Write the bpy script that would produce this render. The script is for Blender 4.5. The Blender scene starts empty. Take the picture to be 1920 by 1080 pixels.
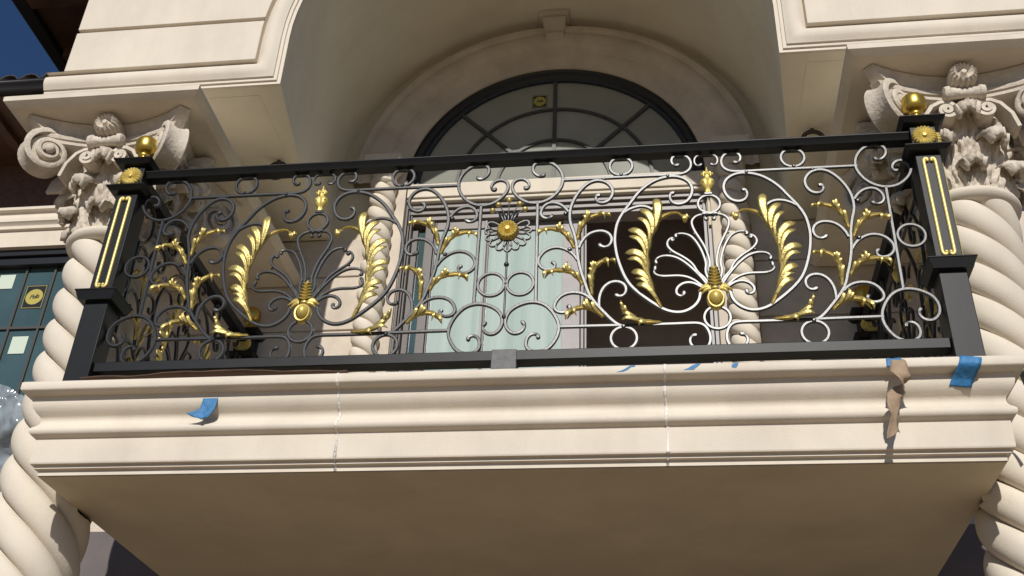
import bpy, math, random
from mathutils import Vector, Matrix, noise
random.seed(7)
PI = math.pi
S = bpy.context.scene
COL = S.collection

# ---------------------------------------------------------------- camera
def look(pos, pitch, yaw, roll, f_px):
    fw = Vector((-math.sin(yaw)*math.cos(pitch), math.cos(yaw)*math.cos(pitch), math.sin(pitch)))
    rt = Vector((math.cos(yaw), math.sin(yaw), 0)); up = rt.cross(fw)
    c, s = math.cos(roll), math.sin(roll)
    r2 = rt*c + up*s; u2 = up*c - rt*s
    m = Matrix((r2, u2, -fw)).transposed().to_4x4(); m.translation = pos
    cd = bpy.data.cameras.new('camera'); cam = bpy.data.objects.new('camera', cd)
    cam.matrix_world = m; cd.sensor_width = 36; cd.lens = f_px/1920*36
    cd.clip_start = .05; cd.clip_end = 3000
    COL.objects.link(cam); S.camera = cam
look(Vector((.5575, -3.5182, -1.9959)), .5674, .1501, .0446, 2064.1)

# ---------------------------------------------------------------- sky, sun, exposure
SUN_EL, SUN_AZ = math.radians(31.2), math.radians(3.0)      # azimuth measured from -Y towards +X
w = bpy.data.worlds.new('World'); S.world = w; w.use_nodes = True
nt = w.node_tree; bg = nt.nodes['Background']
sky = nt.nodes.new('ShaderNodeTexSky'); sky.sky_type = 'NISHITA'; sky.sun_disc = False
sky.sun_elevation = SUN_EL; sky.sun_rotation = PI - SUN_AZ
sky.air_density = 1.0; sky.dust_density = 0; sky.ozone_density = 8.0; sky.altitude = 2200
nt.links.new(sky.outputs[0], bg.inputs[0]); bg.inputs[1].default_value = .062
sd = bpy.data.lights.new('sun', 'SUN'); sd.energy = 4.0; sd.angle = math.radians(.53); sd.color = (1, .955, .885)
so = bpy.data.objects.new('sun', sd); COL.objects.link(so)
sdir = Vector((math.sin(SUN_AZ)*math.cos(SUN_EL), -math.cos(SUN_AZ)*math.cos(SUN_EL), math.sin(SUN_EL)))
so.rotation_euler = sdir.to_track_quat('Z', 'Y').to_euler(); so.location = sdir*30
S.view_settings.view_transform = 'Standard'; S.view_settings.look = 'None'
S.view_settings.exposure = .07; S.view_settings.gamma = 1

# ---------------------------------------------------------------- materials
def mat(name, col, rough=.7, metal=0, spec=.5, var=.0, scale=6, bump=0, bscale=60, col2=None, coat=0, **kw):
    m = bpy.data.materials.new(name); m.use_nodes = True
    n = m.node_tree.nodes; l = m.node_tree.links; b = n['Principled BSDF']
    b.inputs['Base Color'].default_value = (*col, 1); b.inputs['Roughness'].default_value = rough
    b.inputs['Metallic'].default_value = metal; b.inputs['Specular IOR Level'].default_value = spec
    b.inputs['Coat Weight'].default_value = coat
    for k, v in kw.items(): b.inputs[k].default_value = v
    tc = n.new('ShaderNodeTexCoord')
    if var or col2:
        t = n.new('ShaderNodeTexNoise'); t.inputs['Scale'].default_value = scale; t.inputs['Detail'].default_value = 6
        t.inputs['Roughness'].default_value = .6
        l.new(tc.outputs['Object'], t.inputs['Vector'])
        r = n.new('ShaderNodeValToRGB'); r.color_ramp.elements[0].position = .32; r.color_ramp.elements[1].position = .68
        c2 = col2 or tuple(c*(1-var) for c in col)
        r.color_ramp.elements[0].color = (*c2, 1); r.color_ramp.elements[1].color = (*col, 1)
        l.new(t.outputs['Fac'], r.inputs['Fac']); l.new(r.outputs['Color'], b.inputs['Base Color'])
    if bump:
        t2 = n.new('ShaderNodeTexNoise'); t2.inputs['Scale'].default_value = bscale; t2.inputs['Detail'].default_value = 5
        l.new(tc.outputs['Object'], t2.inputs['Vector'])
        bp = n.new('ShaderNodeBump'); bp.inputs['Strength'].default_value = bump; bp.inputs['Distance'].default_value = .01
        l.new(t2.outputs['Fac'], bp.inputs['Height']); l.new(bp.outputs['Normal'], b.inputs['Normal'])
    return m
STONE = mat('cast_stone', (.68, .612, .508), .8, var=.10, scale=3.0, bump=.12, bscale=150, spec=.25)
STONE2 = mat('carved_stone', (.665, .592, .492), .85, var=.25, scale=16, bump=.42, bscale=70, spec=.2)
VAULT = mat('vault_render', (.79, .73, .60), .85, var=.06, scale=2.0, bump=.05, bscale=40, spec=.2)
PLASTER = mat('vault_plaster', (.62, .55, .40), .85, var=.10, scale=2.5, bump=.10, bscale=14, spec=.2)
OLDSTONE = mat('inner_stone', (.62, .54, .445), .85, var=.25, scale=5, bump=.12, bscale=50, spec=.2)
CAULK = mat('joint_mortar', (.8, .76, .70), .9, bump=.6, bscale=120)
BROKEN = mat('rough_mortar', (.22, .15, .09), .95, var=.5, scale=20, bump=.8, bscale=40)
IRON = mat('black_painted_iron', (.010, .010, .011), .37, spec=.68, bump=.04, bscale=140)
STEEL = mat('black_painted_steel', (.009, .010, .011), .46, spec=.28, var=.35, scale=9, bump=.02, bscale=25)
PRIMER = mat('scuffed_primer', (.10, .10, .10), .55, var=.5, scale=40, bump=.1)
GOLD = mat('gold_paint', (.72, .57, .20), .40, metal=.70, var=.35, scale=55, bump=.22, bscale=190)
GOLDB = mat('bright_gold_paint', (.70, .54, .15), .42, metal=.4, var=.2, scale=60, bump=.15, bscale=160)
GOLDPOL = mat('polished_gold', (.62, .43, .09), .33, metal=.9, var=.12, scale=12, bump=.02, bscale=90)
GOLDFLAT = mat('pale_gold_paint', (.72, .58, .20), .42, metal=.3, bump=.05)
FRAME = mat('bronze_window_frame', (.115, .10, .095), .4, var=.15, scale=8, spec=.4)
BARFRAME = mat('dark_glazing_bar', (.05, .048, .042), .5)
DARKFRAME = mat('black_window_frame', (.012, .013, .014), .35)
LITFRAME = mat('sunlit_bronze_frame', (.19, .165, .15), .45, var=.1, scale=8)  # lighter copy of the frame finish, its sunlight put into the colour
ALU = mat('pale_aluminium_stile', (.36, .335, .33), .6, metal=0, var=.12, scale=20)
FANGLASS = mat('dark_window_glass', (.29, .30, .26), .10, spec=.9, var=.3, scale=1.2)
ROOMWALL = mat('dark_room_lining', (.60, .49, .42), .9, var=.2, scale=3)
BRICK = mat('dark_brown_brick', (.13, .07, .052), .9, var=.4, scale=30, bump=.3)
WOOD = mat('dark_stained_wood', (.10, .045, .022), .6, var=.5, scale=7)
GUTTER = mat('black_gutter_metal', (.012, .011, .012), .4)
TILE = mat('dark_roof_tile', (.04, .028, .025), .7, var=.4, scale=12)
TAPE = mat('blue_masking_tape', (.03, .19, .42), .6, var=.3, scale=35, bump=.5, bscale=45)
PAPER = mat('kraft_paper', (.36, .26, .17), .85, var=.25, scale=18, bump=.2)
CARD = mat('dark_kraft_board', (.11, .06, .035), .75, var=.4, scale=14, bump=.2)
LABELPAPER = mat('pale_label_paper', (.52, .60, .50), .6)
YELLOW = mat('yellow_sticker_print', (.40, .34, .07), .6)
INK = mat('dark_sticker_ink', (.02, .022, .015), .6)
LOWWALL = mat('shaded_lower_wall', (.15, .13, .13), .9, var=.2, scale=5)  # base colour darkened to stand in for shade where sun still falls
GROUND = mat('bare_earth_ground', (.37, .275, .175), .95, var=.4, scale=.8, bump=.4, bscale=8)

def weathered(m, amt, sc=(1.3, 1.3, .35), tint=(.93, .90, .88)):
    """faint vertical run-off stains and patches in the stone itself"""
    n = m.node_tree.nodes; l = m.node_tree.links; b = n['Principled BSDF']; src = b.inputs['Base Color'].links[0].from_socket
    tc = n.new('ShaderNodeTexCoord'); mp = n.new('ShaderNodeMapping'); mp.inputs['Scale'].default_value = sc
    t = n.new('ShaderNodeTexNoise'); t.inputs['Scale'].default_value = 2.6; t.inputs['Detail'].default_value = 8; t.inputs['Roughness'].default_value = .65
    r = n.new('ShaderNodeValToRGB'); r.color_ramp.elements[0].position = .45; r.color_ramp.elements[1].position = .75
    r.color_ramp.elements[0].color = (0, 0, 0, 1); r.color_ramp.elements[1].color = (amt, amt, amt, 1)
    mx = n.new('ShaderNodeMix'); mx.data_type = 'RGBA'; mx.blend_type = 'MULTIPLY'; mx.inputs['B'].default_value = (*[c*.82 for c in tint], 1)
    l.new(tc.outputs['Object'], mp.inputs[0]); l.new(mp.outputs[0], t.inputs['Vector']); l.new(t.outputs['Fac'], r.inputs['Fac'])
    l.new(r.outputs[0], mx.inputs['Factor']); l.new(src, mx.inputs['A']); l.new(mx.outputs['Result'], b.inputs['Base Color'])
weathered(STONE, .55); weathered(STONE2, .8, (3, 3, 2)); weathered(PLASTER, .45, (1.5, 1.5, 1.5)); weathered(VAULT, .5, (1, 1, .6))
def film_glass():
    m = mat('film_covered_glass', (.30, .42, .37), .09, spec=.5)
    n = m.node_tree.nodes; l = m.node_tree.links; b = n['Principled BSDF']
    tc = n.new('ShaderNodeTexCoord'); mp = n.new('ShaderNodeMapping'); mp.inputs['Scale'].default_value = (14, 1, .5)
    t = n.new('ShaderNodeTexNoise'); t.inputs['Scale'].default_value = 1.6; t.inputs['Detail'].default_value = 4
    r = n.new('ShaderNodeValToRGB'); r.color_ramp.elements[0].position = .35; r.color_ramp.elements[1].position = .7
    r.color_ramp.elements[0].color = (.34, .425, .395, 1); r.color_ramp.elements[1].color = (.43, .51, .475, 1)
    l.new(tc.outputs['Object'], mp.inputs[0]); l.new(mp.outputs[0], t.inputs['Vector'])
    l.new(t.outputs['Fac'], r.inputs['Fac']); l.new(r.outputs[0], b.inputs['Base Color'])
    return m
FILM = film_glass()
TEAL = mat('teal_window_glass', (.065, .115, .12), .08, spec=.9, var=.35, scale=2)
def plastic_mat():
    m = mat('clear_plastic_sheet', (.42, .47, .52), .18, spec=.9, var=.5, scale=5)
    m.node_tree.nodes['Principled BSDF'].inputs['Alpha'].default_value = .72
    return m
PLASTIC = plastic_mat()

# ---------------------------------------------------------------- helpers
class MB:
    """collects vertices and faces for ONE mesh object"""
    def __init__(s): s.v = []; s.f = []
    def add(s, vs, fs):
        o = len(s.v); s.v += [tuple(v) for v in vs]; s.f += [tuple(i+o for i in f) for f in fs]
    def box(s, x0, x1, y0, y1, z0, z1):
        s.add([(x0,y0,z0),(x1,y0,z0),(x1,y1,z0),(x0,y1,z0),(x0,y0,z1),(x1,y0,z1),(x1,y1,z1),(x0,y1,z1)],
              [(0,3,2,1),(4,5,6,7),(0,1,5,4),(1,2,6,5),(2,3,7,6),(3,0,4,7)])
    def grid(s, rows, close_u=False, close_v=False):
        nu, nv = len(rows), len(rows[0]); fs = []
        for i in range(nu if close_u else nu-1):
            for j in range(nv if close_v else nv-1):
                a, b = i, (i+1) % nu; c, d = j, (j+1) % nv
                fs.append((a*nv+c, a*nv+d, b*nv+d, b*nv+c))
        s.add([p for r in rows for p in r], fs)
    def cap(s, pts):
        s.add(pts, [tuple(range(len(pts)))])
    def lathe(s, prof, c=(0,0,0), seg=32, axis='z', fac=None):
        rows = []
        for r, h in prof:
            row = []
            for k in range(seg):
                a = 2*PI*k/seg; rr = r*(fac(a, h) if fac else 1)
                p = (rr*math.cos(a), rr*math.sin(a), h)
                if axis == 'y': p = (p[0], -p[2], p[1])
                row.append((p[0]+c[0], p[1]+c[1], p[2]+c[2]))
            rows.append(row)
        s.grid(rows, close_v=True); s.cap(rows[0][::-1]); s.cap(rows[-1])
    def prism(s, poly, y0, y1):
        n = len(poly)
        s.add([(x,y0,z) for x,z in poly]+[(x,y1,z) for x,z in poly],
              [tuple(range(n)), tuple(range(2*n-1, n-1, -1))]+[(i, i+n, (i+1)%n+n, (i+1)%n) for i in range(n)])
    def sphere(s, c, r, seg=14, sy=1, sz=1):
        n = seg//2
        s.lathe([(r*math.sin(PI*(i+.02)/(n+.04)), -r*sz*math.cos(PI*(i+.02)/(n+.04))) for i in range(n+1)], c, seg)
    def tube(s, pts, r, seg=8, taper=None, cap=True):
        """round tube through 3D points"""
        n = len(pts); P = [Vector(p) for p in pts]; rows = []; ref = Vector((0, 1, 0))
        for i in range(n):
            t = (P[min(i+1, n-1)]-P[max(i-1, 0)]).normalized()
            a = t.cross(ref)
            if a.length < 1e-3: a = t.cross(Vector((1, 0, 0)))
            a.normalize(); b = a.cross(t); rr = r*(taper(i/(n-1)) if taper else 1)
            rows.append([tuple(P[i]+a*rr*math.cos(2*PI*k/seg)+b*rr*math.sin(2*PI*k/seg)) for k in range(seg)])
        s.grid(rows, close_v=True)
        if cap: s.cap(rows[0][::-1]); s.cap(rows[-1])
    def obj(s, name, m, parent=None, smooth=38, bevel=0, solid=0):
        me = bpy.data.meshes.new(name); me.from_pydata(s.v, [], s.f)
        import bmesh
        bm = bmesh.new(); bm.from_mesh(me); bmesh.ops.remove_doubles(bm, verts=bm.verts, dist=1e-5)
        bmesh.ops.recalc_face_normals(bm, faces=bm.faces); bm.to_mesh(me); bm.free()
        for p in me.polygons: p.use_smooth = True
        if smooth < 180: me.set_sharp_from_angle(angle=math.radians(smooth))
        me.materials.append(m)
        o = bpy.data.objects.new(name, me); COL.objects.link(o)
        if parent: o.parent = parent
        if bevel:
            b = o.modifiers.new('bevel', 'BEVEL'); b.width = bevel; b.segments = 2; b.limit_method = 'ANGLE'; b.angle_limit = math.radians(40)
            b.harden_normals = False
        if solid:
            b = o.modifiers.new('solid', 'SOLIDIFY'); b.thickness = solid; b.offset = 0
        return o
def tag(o, label=None, cat=None, group=None, kind=None):
    if cat: kind = kind or 'thing'
    for k, v in (('label', label), ('category', cat), ('group', group), ('kind', kind)):
        if v: o[k] = v
    return o
def thing(name, label, cat, loc=(0,0,0), group=None):
    o = bpy.data.objects.new(name, None); COL.objects.link(o); o.location = loc; o.empty_display_size = .1
    return tag(o, label, cat, group)
def copy_part(o, parent, loc=None, scale=None, rotz=None):
    c = o.copy(); COL.objects.link(c); c.parent = parent
    if loc is not None: c.location = loc
    if scale is not None: c.scale = scale
    if rotz is not None: c.rotation_euler = (0, 0, rotz)
    return c
def spline(pts, step=.006, smooth=6):
    """centripetal Catmull-Rom through 2D/3D points, evenly resampled and lightly smoothed"""
    P = [Vector((p[0], p[1], p[2] if len(p) > 2 else 0)) for p in pts]
    P = [P[0]*2-P[1]]+P+[P[-1]*2-P[-2]]; out = []
    for i in range(1, len(P)-2):
        p0, p1, p2, p3 = P[i-1:i+3]
        d = [max((b-a).length, 1e-6)**.5 for a, b in ((p0, p1), (p1, p2), (p2, p3))]
        m1 = (p1-p0)/d[0]-(p2-p0)/(d[0]+d[1])+(p2-p1)/d[1]; m2 = (p2-p1)/d[1]-(p3-p1)/(d[1]+d[2])+(p3-p2)/d[2]
        m1 *= d[1]; m2 *= d[1]; n = max(2, int((p2-p1).length/step))
        for k in range(n):
            t = k/n
            out.append(p1*(2*t**3-3*t*t+1)+m1*(t**3-2*t*t+t)+p2*(3*t*t-2*t**3)+m2*(t**3-t*t))
    out.append(P[-2])
    for _ in range(smooth):
        out = [out[0]]+[(out[i-1]+out[i]*2+out[i+1])/4 for i in range(1, len(out)-1)]+[out[-1]]
    return out
def bar(mb, pts, w=.0135, dep=.0135, y=0, curl=(0,), step=.006):
    """forged bar along a planar (x,z) path; curl lists the ends (0 start, 1 end) that finish in a rounded snub"""
    P = spline(pts, step); n = len(P); rows = []
    L = [0]
    for i in range(1, n): L.append(L[-1]+(P[i]-P[i-1]).length)
    for i in range(n):
        t = (P[min(i+1, n-1)]-P[max(i-1, 0)]).normalized(); nx, nz = -t.y, t.x
        k = 1.0
        for e in curl:
            d = L[i] if e == 0 else L[-1]-L[i]
            if d < .012: k *= math.sqrt(max(.04, 1-((.012-d)/.012)**2))*1.22
            elif d < .07: k *= .80+.42*max(0, (.03-d)/.018) if d < .03 else .80+.2*(d-.03)/.04
        a, b = w/2*k, dep/2*min(k, 1.05); c = .62
        sec = [(a, -b*c), (a*c, -b), (-a*c, -b), (-a, -b*c), (-a, b*c), (-a*c, b), (a*c, b), (a, b*c)]
        rows.append([(P[i].x+nx*u, y+v, P[i].y+nz*u) for u, v in sec])
    mb.grid(rows, close_v=True); mb.cap(rows[0][::-1]); mb.cap(rows[-1])
def ringbar(mb, c, r, w=.0125, dep=.0125, y=0):
    rows = []
    for i in range(40):
        a = 2*PI*i/40; ca, sa = math.cos(a), math.sin(a); h, b, q = w/2, dep/2, .62
        sec = [(h, -b*q), (h*q, -b), (-h*q, -b), (-h, -b*q), (-h, b*q), (-h*q, b), (h*q, b), (h, b*q)]
        rows.append([(c[0]+(r+u)*ca, y+v, c[1]+(r+u)*sa) for u, v in sec])
    mb.grid(rows, close_u=True, close_v=True)

# traced centre lines of the ironwork, metres in the railing plane (x from the motif centre, z above the bottom rail)
MOTIF = {'big_scroll': [(0.1272, 0.6865), (0.1399, 0.6958), (0.1517, 0.6797), (0.1499, 0.6558), (0.1355, 0.637), (0.1147, 0.6326), (0.088, 0.642), (0.0682, 0.6693), (0.0607, 0.7063), (0.0723, 0.7421), (0.0999, 0.765), (0.1318, 0.7733), (0.1559, 0.7718), (0.1966, 0.7612), (0.2359, 0.7365), (0.2737, 0.6988), (0.3064, 0.6488), (0.3329, 0.6085), (0.3442, 0.5875), (0.3602, 0.5484), (0.3672, 0.507), (0.3694, 0.4695), (0.3661, 0.4264), (0.3574, 0.378), (0.3439, 0.3304), (0.3374, 0.3108), (0.3169, 0.2682), (0.2859, 0.2304), (0.2507, 0.197), (0.2195, 0.1713), (0.1889, 0.1495), (0.1527, 0.1368), (0.124, 0.1368), (0.096, 0.1486), (0.0718, 0.1696), (0.0576, 0.1973), (0.0553, 0.2207)], 'tie_scroll': [(0.3378, 0.5991), (0.3168, 0.6164), (0.2926, 0.6275), (0.2677, 0.6331), (0.242, 0.6287), (0.2204, 0.6138), (0.2086, 0.5951)], 'base_scroll': [(0.0308, 0.2335), (0.0511, 0.2445), (0.0717, 0.2601), (0.0983, 0.2673), (0.1238, 0.2598), (0.1418, 0.2405), (0.1457, 0.2208), (0.1375, 0.2075), (0.1228, 0.205), (0.1122, 0.2137), (0.1121, 0.2261), (0.1215, 0.2304)], 'lobe1': [(0.0129, 0.5626), (0.0096, 0.558), (0.0123, 0.5521), (0.0189, 0.5559), (0.0196, 0.5671), (0.015, 0.5754), (0.0318, 0.5792), (0.0494, 0.5735), (0.0639, 0.5614), (0.0717, 0.545), (0.0689, 0.5229), (0.0595, 0.495), (0.0449, 0.4644), (0.0302, 0.4309), (0.0208, 0.4005), (0.0124, 0.3459), (0.0181, 0.3175), (0.0118, 0.2699)], 'lobe2a': [(0.1303, 0.4825), (0.1268, 0.479), (0.131, 0.475), (0.1377, 0.48), (0.137, 0.4878), (0.1223, 0.4924), (0.1046, 0.4911), (0.0785, 0.4783), (0.0591, 0.4512), (0.0429, 0.4148), (0.0333, 0.3815), (0.0273, 0.3452), (0.031, 0.3129), (0.0163, 0.2618)], 'lobe2b': [(0.1446, 0.463), (0.1437, 0.4703), (0.1503, 0.4715), (0.1532, 0.4645), (0.1485, 0.4576), (0.1412, 0.461), (0.1412, 0.4704), (0.1486, 0.4759), (0.1628, 0.4646), (0.1699, 0.444), (0.1621, 0.4243), (0.1458, 0.4067), (0.1169, 0.3866), (0.0905, 0.3635), (0.0742, 0.343), (0.0605, 0.3115), (0.0374, 0.2846), (0.019, 0.2537)], 'lobe3a': [(0.2078, 0.3646), (0.2061, 0.3595), (0.2121, 0.3571), (0.2167, 0.362), (0.2159, 0.3727), (0.2105, 0.3821), (0.1963, 0.3889), (0.1718, 0.391), (0.1466, 0.3852), (0.1259, 0.374), (0.0995, 0.3509), (0.0815, 0.3306), (0.0545, 0.2958), (0.0253, 0.2495)], 'lobe3b': [(0.2121, 0.3358), (0.2114, 0.3426), (0.2187, 0.3435), (0.2211, 0.3342), (0.2156, 0.3276), (0.2224, 0.3301), (0.2257, 0.3199), (0.2154, 0.3064), (0.1919, 0.2984), (0.1594, 0.2982), (0.1266, 0.2973), (0.0966, 0.2891), (0.0692, 0.2713), (0.0447, 0.2467), (0.021, 0.234)], 'top_scroll': [(0.1057, 0.8384), (0.1095, 0.8276), (0.1216, 0.8259), (0.1357, 0.8373), (0.1386, 0.8577), (0.1287, 0.8768), (0.1081, 0.8841), (0.0867, 0.8796), (0.068, 0.8637), (0.0593, 0.8377), (0.0644, 0.8078), (0.0875, 0.7869), (0.1151, 0.7829), (0.2537, 0.7827), (0.3912, 0.7825), (0.583, 0.7822)], 'mini_scroll': [(0.0199, 0.838), (0.0149, 0.8315), (0.0214, 0.8219), (0.0372, 0.8218), (0.0465, 0.8408), (0.0416, 0.8655), (0.0264, 0.8766), (0.016, 0.881)], 'j_scroll': [(0.422, 0.6925), (0.4305, 0.6999), (0.4426, 0.6952), (0.4435, 0.6755), (0.4323, 0.6592), (0.4093, 0.6563), (0.388, 0.6706), (0.3755, 0.696), (0.374, 0.7191), (0.3856, 0.745), (0.4082, 0.7652), (0.4371, 0.7724), (0.4643, 0.7644), (0.4876, 0.7453), (0.514, 0.7106), (0.5321, 0.6735), (0.5427, 0.6372), (0.5461, 0.6048), (0.5434, 0.5668), (0.5358, 0.5419), (0.5262, 0.5048), (0.5188, 0.4648), (0.5151, 0.425), (0.5113, 0.3887), (0.5062, 0.3587), (0.4991, 0.3291), (0.4912, 0.2997), (0.4835, 0.2765), (0.4758, 0.2455), (0.4547, 0.2019), (0.432, 0.1702), (0.4025, 0.1334), (0.3738, 0.1006), (0.3534, 0.0863)], 'branch1': [(0.5518, 0.6205), (0.5629, 0.6392), (0.5856, 0.6605), (0.6119, 0.6703), (0.6342, 0.669), (0.652, 0.6533), (0.6628, 0.6269), (0.662, 0.6093), (0.6487, 0.5932), (0.6311, 0.591), (0.616, 0.5983), (0.6125, 0.609), (0.6203, 0.6118)], 'branch2': [(0.5094, 0.4437), (0.5018, 0.4657), (0.4877, 0.4912), (0.4654, 0.5112), (0.4368, 0.5205), (0.4094, 0.5189), (0.3883, 0.5028), (0.3804, 0.4844), (0.3823, 0.4626), (0.3941, 0.4465), (0.4121, 0.4425), (0.4274, 0.4479), (0.4328, 0.4591), (0.4269, 0.4649)], 'branch3': [(0.5142, 0.3885), (0.5297, 0.4151), (0.5517, 0.4354), (0.5778, 0.4494), (0.605, 0.4526), (0.6329, 0.4435), (0.6543, 0.4241), (0.6664, 0.3991), (0.6658, 0.378), (0.6561, 0.3605), (0.6363, 0.3471), (0.6146, 0.346), (0.5994, 0.3578), (0.5982, 0.3753), (0.6081, 0.386), (0.6179, 0.3789)], 'branch4': [(0.4311, 0.1684), (0.4324, 0.2009), (0.4254, 0.2361), (0.4081, 0.2661), (0.3811, 0.2823), (0.3552, 0.2811), (0.3352, 0.2674), (0.3284, 0.2481), (0.3349, 0.2244), (0.3497, 0.2141), (0.3659, 0.2161), (0.3728, 0.2267), (0.3653, 0.2317)], 'branch5': [(0.4614, 0.2055), (0.4761, 0.2222), (0.5033, 0.2373), (0.5385, 0.2408), (0.5689, 0.2318), (0.591, 0.2096), (0.6023, 0.1823), (0.5972, 0.1635), (0.5801, 0.1528), (0.5583, 0.1529), (0.5426, 0.1638), (0.5373, 0.1781), (0.5485, 0.1845), (0.5544, 0.1747)], 'bottom_scroll': [(0.0734, 0.0351), (0.0818, 0.0411), (0.0957, 0.0369), (0.1048, 0.0191), (0.1006, -0.0029), (0.0771, -0.0223), (0.0489, -0.0213), (0.033, -0.0006), (0.0288, 0.0311), (0.0353, 0.057), (0.0496, 0.0809), (0.066, 0.087), (0.1614, 0.088), (0.2436, 0.0879), (0.338, 0.0888), (0.4506, 0.0901), (0.588, 0.0912)]}
CENTRE = {'top_double': [(0.1346, 0.8245), (0.1431, 0.8161), (0.1295, 0.8045), (0.1018, 0.8173), (0.0889, 0.8487), (0.0992, 0.8747), (0.1277, 0.8845), (0.1647, 0.8751), (0.1944, 0.8476), (0.2124, 0.8095), (0.2147, 0.7727), (0.2033, 0.7371), (0.1786, 0.7025), (0.1468, 0.6798), (0.1111, 0.6707), (0.0713, 0.6774), (0.038, 0.7017), (0.0151, 0.7324), (0.0075, 0.7625), (0.0149, 0.7872), (0.0365, 0.7988), (0.0604, 0.795), (0.0794, 0.7695), (0.0757, 0.7493), (0.0627, 0.7446), (0.0562, 0.755), (0.0652, 0.759)], 'side_bar': [(0.1147, 0.6713), (0.1188, 0.2058)], 'bottom_double': [(0.064, 0.1221), (0.0778, 0.1161), (0.0797, 0.0903), (0.0652, 0.0726), (0.0379, 0.0674), (0.011, 0.0932), (0.0054, 0.1253), (0.0179, 0.1639), (0.0557, 0.1928), (0.1063, 0.2048), (0.1531, 0.1901), (0.1886, 0.1486), (0.2081, 0.1004), (0.2065, 0.0627), (0.1898, 0.0248), (0.1645, -0.0035), (0.122, -0.0143), (0.0905, 0.003), (0.0867, 0.0372), (0.1008, 0.0632), (0.122, 0.0661), (0.1363, 0.0538), (0.1298, 0.0397)]}
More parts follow.
